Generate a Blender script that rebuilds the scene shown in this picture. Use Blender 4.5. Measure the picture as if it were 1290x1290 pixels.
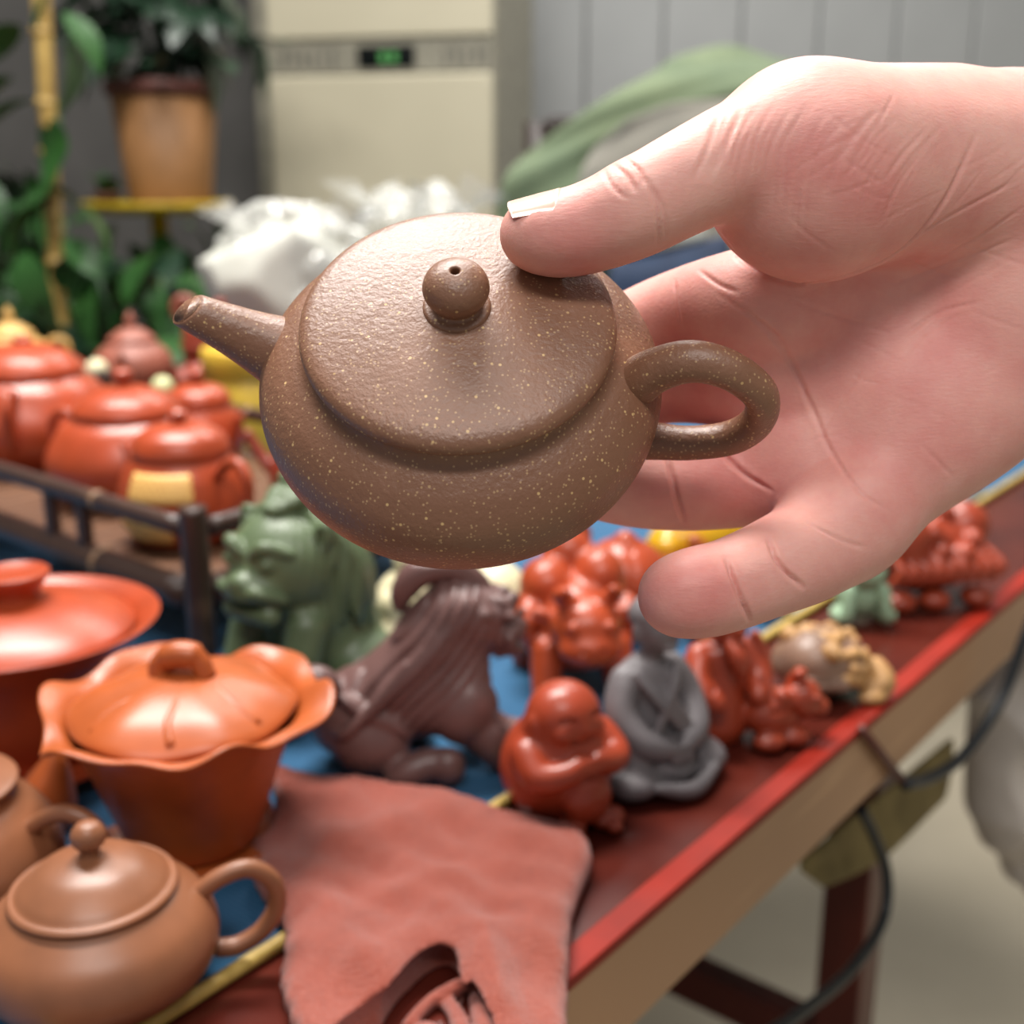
import bpy, bmesh, math, random
import numpy as np
from mathutils import Vector, Matrix
from mathutils.bvhtree import BVHTree

random.seed(7); RNG = np.random.default_rng(7)
for o in list(bpy.data.objects): bpy.data.objects.remove(o)
scene = bpy.context.scene
COL = scene.collection

# ------------------------------------------------------------------ camera
TZ = 0.75                       # table top height
CH = 0.25                       # lens height above the table
PITCH = math.radians(16.0)
F = 1500.0                      # focal length in pixels of a 1290 px frame
CAM = Vector((0, 0, TZ + CH))
RC = Matrix.Rotation(math.pi/2 - PITCH, 3, 'X')
cd = bpy.data.cameras.new('camera'); cam = bpy.data.objects.new('camera', cd)
COL.objects.link(cam); scene.camera = cam
cam.location = CAM; cam.rotation_euler = (math.pi/2 - PITCH, 0, 0)
cd.sensor_width = 36; cd.lens = 36*F/1290; cd.clip_start = 0.01
cd.dof.use_dof = True; cd.dof.focus_distance = 0.238; cd.dof.aperture_fstop = 12.0

# ------------------------------------------------------------------ world and lamps
w = bpy.data.worlds.new('World'); scene.world = w; w.use_nodes = True
bg = w.node_tree.nodes['Background']
bg.inputs['Color'].default_value = (0.93, 0.97, 1.0, 1); bg.inputs['Strength'].default_value = 0.24
# the room's ceiling lamps, all above the frame: the photograph shows them only by the light from above and the highlights on the glazed lids
def ceiling_lamp(name, x, y, sx, sy, power, z=2.5):
    l = bpy.data.lights.new(name, 'AREA'); l.shape = 'RECTANGLE'; l.size = sx; l.size_y = sy
    l.energy = power; l.color = (1.0, 0.965, 0.92)
    o = bpy.data.objects.new(name, l); COL.objects.link(o); o.location = (x, y, z); return o
ceiling_lamp('ceiling_lamp_table_offscreen', -0.35, 0.95, 1.1, 0.35, 56)
ceiling_lamp('ceiling_lamp_near_offscreen', 0.1, -0.7, 1.2, 0.35, 20)
ceiling_lamp('ceiling_lamp_far_offscreen', 0.4, 2.2, 1.2, 0.35, 22)
vs = scene.view_settings
vs.view_transform = 'Standard'; vs.look = 'None'; vs.gamma = 1; vs.use_curve_mapping = False; vs.exposure = 0.34

# ------------------------------------------------------------------ pixel helpers
def ray(px, py): return RC @ Vector(((px-645)/F, (645-py)/F, -1.0))
def T(px, py, h=0.0):                      # where a pixel's ray meets the table plane (+h)
    r = ray(px, py); t = (TZ + h - CAM.z)/r.z; return CAM + r*t
def PY(px, py, y):                         # where a pixel's ray reaches world depth y
    r = ray(px, py); return CAM + r*(y/r.y)
def C(px, py, d):                          # camera-frame millimetres
    return np.array([(px-645)/F*d, (645-py)/F*d, -d], float)
def c2w(v):                                # camera-frame mm array -> world metres
    R = np.array(RC); return (np.asarray(v)/1000.0) @ R.T + np.array(CAM)

# ------------------------------------------------------------------ materials
def lin(c):
    return tuple((x/255/12.92 if x/255 <= .04045 else ((x/255+.055)/1.055)**2.4) for x in c)
def nodes_of(name):
    m = bpy.data.materials.new(name); m.use_nodes = True
    nt = m.node_tree; return m, nt, nt.nodes['Principled BSDF']
def noise(nt, scale, detail=3, rough=.55, vec=None):
    n = nt.nodes.new('ShaderNodeTexNoise'); n.inputs['Scale'].default_value = scale
    n.inputs['Detail'].default_value = detail; n.inputs['Roughness'].default_value = rough
    if vec is not None: nt.links.new(vec, n.inputs['Vector'])
    return n
def objco(nt):
    return nt.nodes.new('ShaderNodeTexCoord').outputs['Object']
def mixc(nt, fac, a, b):
    mx = nt.nodes.new('ShaderNodeMix'); mx.data_type = 'RGBA'
    for s, v in ((0, fac), (6, a), (7, b)):
        if isinstance(v, (tuple, list)): mx.inputs[s].default_value = (*v, 1)
        elif isinstance(v, (int, float)): mx.inputs[s].default_value = v
        else: nt.links.new(v, mx.inputs[s])
    return mx.outputs[2]
def ramp(nt, val, lo, hi):
    r = nt.nodes.new('ShaderNodeMapRange'); r.inputs[1].default_value = lo; r.inputs[2].default_value = hi
    nt.links.new(val, r.inputs[0]); return r.outputs[0]
def bump(nt, b, height, strength, dist, prev=None):
    n = nt.nodes.new('ShaderNodeBump'); n.inputs['Strength'].default_value = strength
    n.inputs['Distance'].default_value = dist; nt.links.new(height, n.inputs['Height'])
    if prev is not None: nt.links.new(prev, n.inputs['Normal'])
    nt.links.new(n.outputs[0], b.inputs['Normal']); return n.outputs[0]
def plain(name, rgb, rough=.5, rgb2=None, vscale=60, bscale=0, bstr=.2, bdist=.0004, coat=0, spec=.5, trans=0, sheen=0):
    m, nt, b = nodes_of(name); co = objco(nt)
    n = noise(nt, vscale, 4, vec=co)
    c2 = rgb2 or tuple(x*.82 for x in rgb)
    nt.links.new(mixc(nt, ramp(nt, n.outputs[0], .35, .65), lin(rgb), lin(c2)), b.inputs['Base Color'])
    b.inputs['Roughness'].default_value = rough; b.inputs['Specular IOR Level'].default_value = spec
    b.inputs['Coat Weight'].default_value = coat; b.inputs['Coat Roughness'].default_value = .15
    b.inputs['Transmission Weight'].default_value = trans
    b.inputs['Sheen Weight'].default_value = sheen
    if bscale:
        n2 = noise(nt, bscale, 3, vec=co); bump(nt, b, n2.outputs[0], bstr, bdist)
    return m
def clay(name, rgb, rough=.42, b=.12):
    return plain(name, rgb, rough, tuple(x*.9 for x in rgb), 45, 1600, b, .0002)

# ------------------------------------------------------------------ object helpers
def link(name, me, mat, parent=None, smooth=True):
    o = bpy.data.objects.new(name, me); COL.objects.link(o)
    if mat: me.materials.append(mat) if not me.materials else None
    if smooth: me.polygons.foreach_set('use_smooth', [True]*len(me.polygons))
    if parent: o.parent = parent
    return o
def tag(o, label, cat, group=None):
    o['label'] = label; o['category'] = cat
    if group: o['group'] = group
    return o
def thing(name, label, cat, loc=(0,0,0), rz=0, group=None):
    o = bpy.data.objects.new(name, None); COL.objects.link(o); o.empty_display_size = .02
    o.location = loc; o.rotation_euler = (0, 0, rz); return tag(o, label, cat, group)
def struct(o): o['kind'] = 'structure'; return o
def pydata(name, v, f):
    me = bpy.data.meshes.new(name); me.from_pydata([tuple(map(float, x)) for x in v], [], f); me.update(); return me
def lathe(name, prof, seg=64, fn=None, smooth=True):
    """prof: (r,z) in mm bottom to top; poles where r==0"""
    v = []; f = []; rows = []
    for (r, z) in prof:
        if r <= 1e-6: rows.append([len(v)]); v.append((0, 0, z/1000)); continue
        row = []
        for i in range(seg):
            a = 2*math.pi*i/seg; rr, zz = (r, z) if fn is None else fn(r, z, a)
            row.append(len(v)); v.append((rr*math.cos(a)/1000, rr*math.sin(a)/1000, zz/1000))
        rows.append(row)
    for a, b in zip(rows, rows[1:]):
        if len(a) == 1 and len(b) == 1: continue
        for i in range(seg):
            j = (i+1) % seg
            if len(a) == 1: f.append((a[0], b[j], b[i]))
            elif len(b) == 1: f.append((a[i], a[j], b[0]))
            else: f.append((a[i], a[j], b[j], b[i]))
    return pydata(name, v, f)
def spline(pts, n=8):
    """Catmull-Rom through points of any dimension"""
    p = [np.array(x, float) for x in pts]; p = [2*p[0]-p[1]] + p + [2*p[-1]-p[-2]]; out = []
    for i in range(1, len(p)-2):
        for k in range(n):
            t = k/n; a, b, c, d = p[i-1:i+3]
            out.append(.5*((2*b)+(c-a)*t+(2*a-5*b+4*c-d)*t*t+(3*b-a-3*c+d)*t**3))
    out.append(p[-2]); return out
def sweep(name, pts, radii, seg=16, caps=True, flat=1.0, scale=.001, hollow=None):
    """tube along points (mm); radii list; flat squeezes the binormal"""
    P = [Vector(x) for x in pts]; v = []; f = []; N = len(P)
    t0 = (P[1]-P[0]).normalized(); ref = Vector((0,0,1)) if abs(t0.z) < .9 else Vector((1,0,0))
    nrm = t0.cross(ref).normalized()
    for i in range(N):
        t = (P[min(i+1,N-1)]-P[max(i-1,0)]).normalized()
        nrm = (nrm - t*nrm.dot(t)).normalized(); bi = t.cross(nrm)
        r = radii[i] if hasattr(radii, '__len__') else radii
        for k in range(seg):
            a = 2*math.pi*k/seg; q = P[i] + nrm*(math.cos(a)*r*flat) + bi*(math.sin(a)*r)
            v.append(tuple(q*scale))
    for i in range(N-1):
        for k in range(seg):
            l = (k+1) % seg; f.append((i*seg+k, i*seg+l, (i+1)*seg+l, (i+1)*seg+k))
    if caps:
        f.append(tuple(range(seg))[::-1]); f.append(tuple(range((N-1)*seg, N*seg)))
    return pydata(name, v, f)
def boxmesh(name, lo, hi, bev=0.0, seg=2):
    bm = bmesh.new(); bmesh.ops.create_cube(bm, size=1)
    for q in bm.verts:
        for i in range(3): q.co[i] = lo[i] + (q.co[i]+.5)*(hi[i]-lo[i])
    if bev: bmesh.ops.bevel(bm, geom=bm.edges[:], offset=bev, segments=seg, affect='EDGES', profile=.5)
    me = bpy.data.meshes.new(name); bm.to_mesh(me); bm.free(); return me

# ------------------------------------------------------------------ sculpting by distance fields
class Sdf:
    def __init__(s, lo, hi, h):
        s.lo = np.array(lo, float); s.h = h
        n = np.ceil((np.array(hi)-s.lo)/h).astype(int)+1; s.n = n
        s.ax = [s.lo[i]+h*np.arange(n[i]) for i in range(3)]
        s.D = np.full(n, 30.0, np.float32)
    def like(s):
        o = Sdf.__new__(Sdf); o.lo, o.h, o.n, o.ax = s.lo, s.h, s.n, s.ax
        o.D = np.full(s.n, 30.0, np.float32); return o
    def box(s, lo, hi):
        a = np.clip(np.floor((np.array(lo)-s.lo)/s.h).astype(int), 0, s.n); b = np.clip(np.ceil((np.array(hi)-s.lo)/s.h).astype(int)+1, 0, s.n)
        sl = tuple(slice(a[i], b[i]) for i in range(3))
        X = s.ax[0][sl[0]][:,None,None]; Y = s.ax[1][sl[1]][None,:,None]; Z = s.ax[2][sl[2]][None,None,:]
        return sl, X, Y, Z
    def comb(s, sl, d, k, sub):
        A = s.D[sl]
        if A.size == 0: return
        if sub:
            d = -d; m = np.maximum(A, d)
            if k > 0: h = np.maximum(k-np.abs(A-d), 0)/k; m = m + h*h*k*.25
        else:
            m = np.minimum(A, d)
            if k > 0: h = np.maximum(k-np.abs(A-d), 0)/k; m = m - h*h*k*.25
        s.D[sl] = m
    def ell(s, c, r, rot=None, k=2.0, sub=False):
        c = np.array(c, float); r = np.array(r if hasattr(r, '__len__') else (r,)*3, float)
        m = r.max() + k + 3*s.h if rot is not None else r + k + 3*s.h
        sl, X, Y, Z = s.box(c-m, c+m); X, Y, Z = X-c[0], Y-c[1], Z-c[2]
        if rot is not None:
            e = Matrix.Rotation(math.radians(rot[2]),3,'Z') @ Matrix.Rotation(math.radians(rot[1]),3,'Y') @ Matrix.Rotation(math.radians(rot[0]),3,'X')
            e = np.array(e).T
            X, Y, Z = (e[i,0]*X+e[i,1]*Y+e[i,2]*Z for i in range(3))
        k0 = np.sqrt((X/r[0])**2+(Y/r[1])**2+(Z/r[2])**2); k1 = np.sqrt((X/r[0]**2)**2+(Y/r[1]**2)**2+(Z/r[2]**2)**2)
        s.comb(sl, k0*(k0-1)/np.maximum(k1, 1e-6), k, sub); return s
    def cap(s, a, b, ra, rb=None, k=2.0, sub=False):
        a = np.array(a, float); b = np.array(b, float); rb = ra if rb is None else rb
        m = max(ra, rb) + k + 3*s.h
        sl, X, Y, Z = s.box(np.minimum(a,b)-m, np.maximum(a,b)+m)
        d = b-a; L = max(d @ d, 1e-9)
        t = np.clip(((X-a[0])*d[0]+(Y-a[1])*d[1]+(Z-a[2])*d[2])/L, 0, 1)
        q = np.sqrt((X-a[0]-t*d[0])**2+(Y-a[1]-t*d[1])**2+(Z-a[2]-t*d[2])**2) - (ra+(rb-ra)*t)
        s.comb(sl, q, k, sub); return s
    def tube(s, pts, rad, k=2.0, sub=False, n=5):
        """smooth strand: pts 3-D, rad scalar or list"""
        r = rad if hasattr(rad, '__len__') else [rad]*len(pts)
        q = spline([(*p, x) for p, x in zip(pts, r)], n)
        for a, b in zip(q, q[1:]): s.cap(a[:3], b[:3], max(a[3],.2), max(b[3],.2), k, sub)
        return s
    def merge(s, o, k):
        s.comb((slice(None),)*3, o.D, k, False); return s
    def hair(s, c, r, coord, amp, soft=.25):
        """combed strands: ripple the surface inside an ellipsoid by sin(coord(X,Y,Z))"""
        c = np.array(c, float); r = np.array(r, float); sl, X, Y, Z = s.box(c-r, c+r)
        e = np.sqrt(((X-c[0])/r[0])**2+((Y-c[1])/r[1])**2+((Z-c[2])/r[2])**2)
        s.D[sl] = s.D[sl] + (amp*np.clip((1-e)/soft, 0, 1)*np.abs(np.sin(coord(X, Y, Z)))).astype(np.float32); return s
    def floor(s, z=0):
        s.D = np.maximum(s.D, (z - s.ax[2])[None,None,:].astype(np.float32)); return s
    def verts(s, smooth=1):
        D = s.D.copy()
        for i in range(3):                       # shell so that the surface always closes
            sl = [slice(None)]*3
            for e in (0, -1): sl[i] = e; D[tuple(sl)] = np.maximum(D[tuple(sl)], .01)
        neg = D < 0; n = s.n
        cnt = np.zeros(n-1, np.int8)
        for dx in (0,1):
            for dy in (0,1):
                for dz in (0,1): cnt += neg[dx:n[0]-1+dx, dy:n[1]-1+dy, dz:n[2]-1+dz]
        I = np.argwhere((cnt > 0) & (cnt < 8)); idx = np.full(n-1, -1, np.int64); idx[tuple(I.T)] = np.arange(len(I))
        acc = np.zeros((len(I),3)); c = np.zeros(len(I))
        corners = [(a,b,d) for a in (0,1) for b in (0,1) for d in (0,1)]
        for p in corners:
            for axis in range(3):
                if p[axis]: continue
                q = list(p); q[axis] = 1
                va = D[tuple((I+p).T)]; vb = D[tuple((I+q).T)]; m = (va < 0) != (vb < 0)
                t = np.where(m, va/np.where(m, va-vb, 1), 0)
                e = np.array(p, float)[None,:].repeat(len(I),0); e[:,axis] += t
                acc[m] += e[m]; c[m] += 1
        V = (I + acc/c[:,None])*s.h + s.lo
        Fs = []
        for axis in range(3):
            u, w_ = (axis+1) % 3, (axis+2) % 3
            sl0 = [slice(1,-1)]*3; sl1 = [slice(1,-1)]*3; sl0[axis] = slice(0,-1); sl1[axis] = slice(1,None)
            a = neg[tuple(sl0)]; b = neg[tuple(sl1)]
            for flip, mask in ((False, a & ~b), (True, ~a & b)):
                G = np.argwhere(mask); off = np.ones(3, int); off[axis] = 0; G = G + off
                def cell(du, dw):
                    g = G.copy(); g[:,u] += du; g[:,w_] += dw; return idx[tuple(g.T)]
                quad = np.stack([cell(-1,-1), cell(0,-1), cell(0,0), cell(-1,0)], 1)
                Fs.append(quad[:,::-1] if flip else quad)
        Fq = np.concatenate(Fs)
        for _ in range(smooth):
            A = np.zeros_like(V); cc = np.zeros(len(V))
            for i in range(4):
                a, b = Fq[:,i], Fq[:,(i+1)%4]
                for j in range(3): A[:,j] += np.bincount(a, V[b,j], len(V)) + np.bincount(b, V[a,j], len(V))
                cc += np.bincount(a, minlength=len(V)) + np.bincount(b, minlength=len(V))
            V = .5*V + .5*A/np.maximum(cc,1)[:,None]
        return V, Fq
    def mesh(s, name, smooth=1, scale=.001):
        V, Fq = s.verts(smooth); return npmesh(name, V*scale, Fq)
def npmesh(name, V, Fq):
    me = bpy.data.meshes.new(name); k = Fq.shape[1]
    me.vertices.add(len(V)); me.vertices.foreach_set('co', np.ascontiguousarray(V, np.float32).ravel())
    me.loops.add(Fq.size); me.loops.foreach_set('vertex_index', np.ascontiguousarray(Fq, np.int32).ravel())
    me.polygons.add(len(Fq)); me.polygons.foreach_set('loop_start', np.arange(0, Fq.size, k, dtype=np.int32))
    me.polygons.foreach_set('loop_total', np.full(len(Fq), k, np.int32))
    me.update(calc_edges=True); me.validate(); return me
def upright(loc): return (loc.x, loc.y, TZ + (.0026 if uv(loc)[1] > SV-.02 else 0))

# ================================================================== THE TABLE
EA = T(720, 1215); EB = T(1085, 905)
U = (EB-EA); U.z = 0; U.normalize(); V_ = Vector((-U.y, U.x, 0))      # along the edge / into the table
ANG = math.atan2(U.y, U.x)
def tab(u, v, z=0.0): q = EA + U*u + V_*v; return Vector((q.x, q.y, TZ+z))
def uv(p): d = Vector(p) - EA; return d.dot(U), d.dot(V_)
UEND = 1.02; UBEG = -0.75; VW = 1.15
M_top = plain('red_lacquer', (92, 36, 26), .22, (70, 26, 20), 14, 220, .05, .0004, spec=.3)
M_strip = plain('bright_red_lacquer', (146, 34, 19), .5, (126, 28, 15), 30, spec=.2)
def woodmat(name, a, b, rough=.4, sc=(6, 90, 90)):
    m, nt, bs = nodes_of(name); co = objco(nt)
    mp = nt.nodes.new('ShaderNodeMapping'); mp.inputs['Scale'].default_value = sc; nt.links.new(co, mp.inputs[0])
    n = noise(nt, 1.0, 6, .6, mp.outputs[0])
    nt.links.new(mixc(nt, ramp(nt, n.outputs[0], 0.22, .45), lin(a), lin(b)), bs.inputs['Base Color'])
    bs.inputs['Roughness'].default_value = rough; bump(nt, bs, n.outputs[0], .15, .0004); return m
M_veneer = woodmat('oak_veneer', (206, 162, 120), (168, 126, 90))
M_leg = woodmat('red_brown_wood', (112, 44, 30), (80, 28, 20), .35, (60, 60, 6))
t = thing('display_table', 'long red-brown lacquered table with a pale wood-grain edge', 'table', tab(0, 0, -TZ), ANG)
def tbox(name, u0, u1, v0, v1, z0, z1, mat, bev=.0015, parent=None):
    return link(name, boxmesh(name, (u0, v0, z0), (u1, v1, z1), bev), mat, parent or t, smooth=False)
top_o = tbox('table_top', UBEG, UEND, .0, VW, TZ-.040, TZ, M_top)
tbox('edge_band', UBEG, UEND, -.004, .0, TZ-.043, TZ-.004, M_veneer, .001, top_o)
tbox('edge_strip', UBEG, UEND, -.0045, .006, TZ-.004, TZ+.0006, M_strip, .0006, top_o)
tbox('end_band', UEND, UEND+.004, .0, VW, TZ-.043, TZ-.002, M_veneer, .001, top_o)
def proj(p):
    q = RC.transposed() @ (Vector(p)-CAM); return 645+q.x/-q.z*F, 645-q.y/-q.z*F
lu = min(np.linspace(0, 1.1, 400), key=lambda u_: abs(proj(tab(u_, .10, .56-TZ))[0]-1088))
LEG = [(lu, .10), (UEND-.06, VW-.06), (UBEG+.06, .10), (UBEG+.06, VW-.06), (lu, VW-.06)]
for a, b in LEG: tbox('leg', a-.018, a+.018, b-.018, b+.018, 0, TZ-.041, M_leg, .002)
lz = min(np.linspace(0, .6, 300), key=lambda z_: abs(proj(tab(lu, .10, z_-TZ))[1]-1318))
tbox('stretcher', lu-.012, lu+.012, .118, .33, lz-.018, lz+.018, M_leg, .002)
tbox('apron', UBEG+.05, UEND-.04, .14, .16, TZ-.08, TZ-.041, M_leg, .002)

# blue runner with a bamboo strip along its edge
def clothmat(name, a, b, rough=.85, wave=900, strength=.35):
    m, nt, bs = nodes_of(name); co = objco(nt)
    wv = nt.nodes.new('ShaderNodeTexWave'); wv.inputs['Scale'].default_value = wave/6.28; wv.inputs['Distortion'].default_value = .6
    nt.links.new(co, wv.inputs[0]); n = noise(nt, 25, 4, vec=co)
    nt.links.new(mixc(nt, ramp(nt, n.outputs[0], 0.22, .45), lin(a), lin(b)), bs.inputs['Base Color'])
    bs.inputs['Roughness'].default_value = rough; bs.inputs['Sheen Weight'].default_value = .15
    bump(nt, bs, wv.outputs[0], strength, .0006); return m
M_blue = clothmat('blue_ribbed_cloth', (20, 96, 134), (16, 80, 118))
M_reed = plain('pale_bamboo', (206, 176, 96), .4, (180, 150, 76), 120)
sv = uv(T(265, 1245))[1]; sv2 = uv(T(850, 880))[1]; SV = (sv+sv2)/2
r = thing('table_runner', 'blue ribbed table runner edged with a pale bamboo strip', 'table runner', tab(0, 0), ANG)
link('cloth', boxmesh('cloth', (UBEG+.02, SV, .0004), (UEND-.05, SV+.97, .0024), .0006), M_blue, r, False)
prof = [(u_, SV-.0015, .0030) for u_ in np.linspace(UBEG+.02, UEND-.015, 24)]
link('bamboo_strip', sweep('bamboo_strip', [(a*1000, b*1000, c*1000) for a, b, c in prof], [2.6]*24, 12), M_reed, r)

# ================================================================== THE HELD TEAPOT
def sandy_clay():
    m, nt, b = nodes_of('speckled_brown_clay'); co = objco(nt)
    big = noise(nt, 40, 4, vec=co)
    base = mixc(nt, ramp(nt, big.outputs[0], 0.22, .45), lin((146, 104, 81)), lin((130, 90, 68)))
    vo = nt.nodes.new('ShaderNodeTexVoronoi'); vo.inputs['Scale'].default_value = 1250; nt.links.new(co, vo.inputs['Vector'])
    vo2 = nt.nodes.new('ShaderNodeTexVoronoi'); vo2.inputs['Scale'].default_value = 640; nt.links.new(co, vo2.inputs['Vector'])
    def pick(v, size, thr):
        d = ramp(nt, v.outputs['Distance'], size, size*.6)
        sp = nt.nodes.new('ShaderNodeSeparateColor'); nt.links.new(v.outputs['Color'], sp.inputs[0])
        g = ramp(nt, sp.outputs[0], thr, thr+.02)
        mu = nt.nodes.new('ShaderNodeMath'); mu.operation = 'MULTIPLY'; nt.links.new(d, mu.inputs[0]); nt.links.new(g, mu.inputs[1]); return mu.outputs[0]
    c1 = mixc(nt, pick(vo, .36, .62), base, lin((176, 140, 104)))
    c2 = mixc(nt, pick(vo2, .24, .84), c1, lin((206, 170, 118)))
    nt.links.new(c2, b.inputs['Base Color'])
    b.inputs['Roughness'].default_value = .40; b.inputs['Specular IOR Level'].default_value = .55
    n1 = noise(nt, 900, 4, .6, co); n2 = noise(nt, 260, 2, .5, co)
    p = bump(nt, b, n1.outputs[0], .42, .0005); bump(nt, b, n2.outputs[0], .16, .0008, p); return m
M_sand = sandy_clay()
n_c = Vector((0.0, .555, .832)).normalized()
side_c = Vector((1, 0, 0)); back_c = n_c.cross(side_c)
PR = Matrix((RC @ side_c, RC @ back_c, RC @ n_c)).transposed()       # pot axes in the world
LIDZ = 38.0
lid_c = Vector(C(576, 392, 236.5)); base_c = lid_c - n_c*LIDZ
pot = thing('clay_teapot', 'speckled brown clay teapot with flat lid held up in the hand', 'teapot')
pot.matrix_world = Matrix.Translation(Vector(c2w(base_c))) @ (PR @ Matrix.Rotation(math.radians(-10), 3, 'Z')).to_4x4()
bp = spline([(25,-6),(28.5,-5.6),(36,-.5),(41.0,7),(42.8,14.5),(41.9,20.5),(38.5,25.0),(34.9,27.5),(32.6,28.8),(31.3,30.2),(30.7,31.4)], 5)
bp = [(0, -4.8), (22, -4.8), (24, -5.8)] + [tuple(x) for x in bp] + [(29.5, 31.6), (28, 30.5)]
link('body', lathe('body', bp, 128), M_sand, pot)
lp = spline([(28.0,31.9),(30.4,31.8),(31.7,32.6),(32.0,33.8),(31.4,35.2),(29.4,36.3),(25,37.2),(18,38.2),(10,38.9),(6.5,39.2)], 5)
lid = link('lid', lathe('lid', [(0, 32)] + [tuple(x) for x in lp] + [(0, 39.4)], 128), M_sand, pot)
kp = spline([(6.5,38.7),(6.8,39.2),(6.4,39.8),(5.3,40.2),(4.9,40.8),(5.5,41.8),(6.4,43.4),(6.5,45.2),(5.6,47.2),(3.5,48.6),(1.6,49.1),(1.0,49.0),(.85,48.4),(.8,46)], 5)
knob = link('knob', lathe('knob', [tuple(x) for x in kp] + [(0, 45.9)], 64), M_sand, lid)
hole = lathe('air_hole', [(0, 46.1), (.83, 46.1), (.83, 47.8)], 24); link('air_hole', hole, M_sand, lid)
# handle on +x
hz = spline([(34.5,0,20.0),(40.3,0,28.0),(47.5,0,32.4),(55.5,0,31.0),(62.2,0,25.0),(63,0,17.0),(58.8,0,10.2),(51,0,6.4),(43.5,0,5.2),(37,0,5.2)], 6)
hr = [x[0] for x in spline([(5.6,),(4.4,),(4.0,),(3.7,),(3.6,),(3.5,),(3.5,),(3.5,),(3.8,),(4.6,)], 6)]
handle = link('handle', sweep('handle', hz, hr, 24, flat=1.12), M_sand, pot)
# spout on -x : hollow tube
sp_ax = spline([(-33,0,14.5),(-39,0,17.6),(-46,0,21.2),(-52,0,24.4),(-58.0,0,27.6)], 6)
sr = [x[0] for x in spline([(11.0,),(8.3,),(6.2,),(5.0,),(4.1,)], 6)]
a_sp = np.array((-.882,0,.47)); p_sp = np.array((.47,0,.882)); end = np.array(sp_ax[-1])
pts = list(sp_ax) + [end+a_sp*.35, end+a_sp*.45, end+a_sp*.1, end-a_sp*4, end-a_sp*10]
rad = sr + [3.75, 3.3, 2.95, 2.6, 2.2]
smesh = sweep('spout', pts, rad, 32)
for i in range(len(pts)):                                  # the mouth is cut on a slant, so it opens upward
    k = .55*min(1, max(0, (i-len(sp_ax)+9)/8)); c0 = np.array(pts[i])
    for q in smesh.vertices[i*32:(i+1)*32]:
        h = (np.array(q.co)*1000-c0) @ p_sp; q.co = q.co - Vector(a_sp*h*k/1000)
spout = link('spout', smesh, M_sand, pot)

# ================================================================== THE HAND
def hand_mesh():
    lo = np.array([-8, -62, -325.]); hi = np.array([190, 104, -205.])
    palm = Sdf(lo, hi, 1.0)
    # metacarpals, palm heel and forearm
    K = 9
    palm.cap(C(955,395,272), C(1255,300,284), 11.5, 19, K)
    palm.cap(C(968,480,280), C(1285,380,288), 11.5, 20, K)
    palm.cap(C(1005,575,280), C(1300,410,286), 12, 19, K)
    palm.cap(C(1062,650,270), C(1320,425,278), 12.5, 19, K)
    palm.ell(C(1150,505,277), (24,19,16), k=10)                      # hypothenar
    arm = palm.like()
    arm.tube([C(1255,235,276), C(1420,240,292), C(1700,250,330)], [26, 27.5, 31], .5)
    arm.tube([C(1270,385,281), C(1420,370,294), C(1700,370,330)], [25, 27, 32], 6)
    palm.merge(arm, 10)
    # thumb
    th = palm.like()
    th.tube([C(671,295,239), C(702,294,238), C(745,286,237), C(800,264,236), C(860,232,238), C(930,200,243), C(1000,182,250)],
            [6.6, 7.5, 8.3, 9.0, 9.7, 11.0, 13.5], 1.5)
    th.ell(C(700,300,235.5), (8,5.5,6), k=5)                        # pad of the thumb
    th.ell(C(792,252,238), (6,6,7), k=4)
    ball = palm.like()
    ball.ell(C(1022,222,249), (23,22,17), rot=(0,0,-18), k=1)
    ball.cap(C(1040,210,251), C(1190,220,268), 19, 22, 7)
    ball.cap(C(1005,170,252), C(1180,184,272), 12.5, 16, 8)
    # fingers
    fing = palm.like()
    def finger(pts, rads, pads=()):
        f = palm.like(); f.tube(pts, rads, 1.0)
        for c, r_ in pads: f.ell(c, r_, k=4)
        fing.merge(f, 1.2)
    finger([C(985,380,272), C(915,385,277), C(850,398,286), C(800,418,291), C(745,440,294), C(700,455,291)], [12.5, 11.6, 10.2, 9.8, 9.0, 7.6])
    finger([C(985,475,281), C(920,476,286), C(850,479,293), C(790,490,294), C(730,515,291), C(690,530,288)], [12.3, 11.4, 10.2, 9.8, 9.0, 7.6])
    finger([C(1015,585,279), C(950,600,282), C(870,608,284), C(800,608,284), C(740,598,283), C(700,585,282)], [12.2, 11.5, 11.2, 10.4, 9.4, 7.8],
           [(C(905,602,280), (8,8,7))])
    finger([C(1070,655,268), C(1020,692,262), C(975,714,257), C(915,738,253), C(880,746,251), C(853,751,250)], [12.6, 11.2, 10.2, 9.5, 9.3, 8.3],
           [(C(1000,700,256), (8,7,6)), (C(942,727,252), (7,7,6)), (C(868,750,248), (7,6.5,6))])
    palm.merge(fing, 7)
    palm.merge(th, 7)
    palm.merge(ball, 3.5)
    V, Fq = palm.verts(3)
    return V, Fq
HV, HF = hand_mesh()
def subdivide(V, Fq):
    me = npmesh('tmp', V, Fq); bm = bmesh.new(); bm.from_mesh(me)
    bmesh.ops.subdivide_edges(bm, edges=bm.edges[:], cuts=1, use_grid_fill=True, smooth=0)
    bm.to_mesh(me); bm.free(); n = len(me.vertices); a = np.empty(n*3, np.float32); me.vertices.foreach_get('co', a)
    fa = np.empty(len(me.loops), np.int32); me.loops.foreach_get('vertex_index', fa); bpy.data.meshes.remove(me)
    return a.reshape(-1,3).astype(float), fa.reshape(-1,4)
HV, HF = subdivide(HV, HF)
bvh = BVHTree.FromPolygons([Vector(v) for v in HV], HF.tolist())
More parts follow.
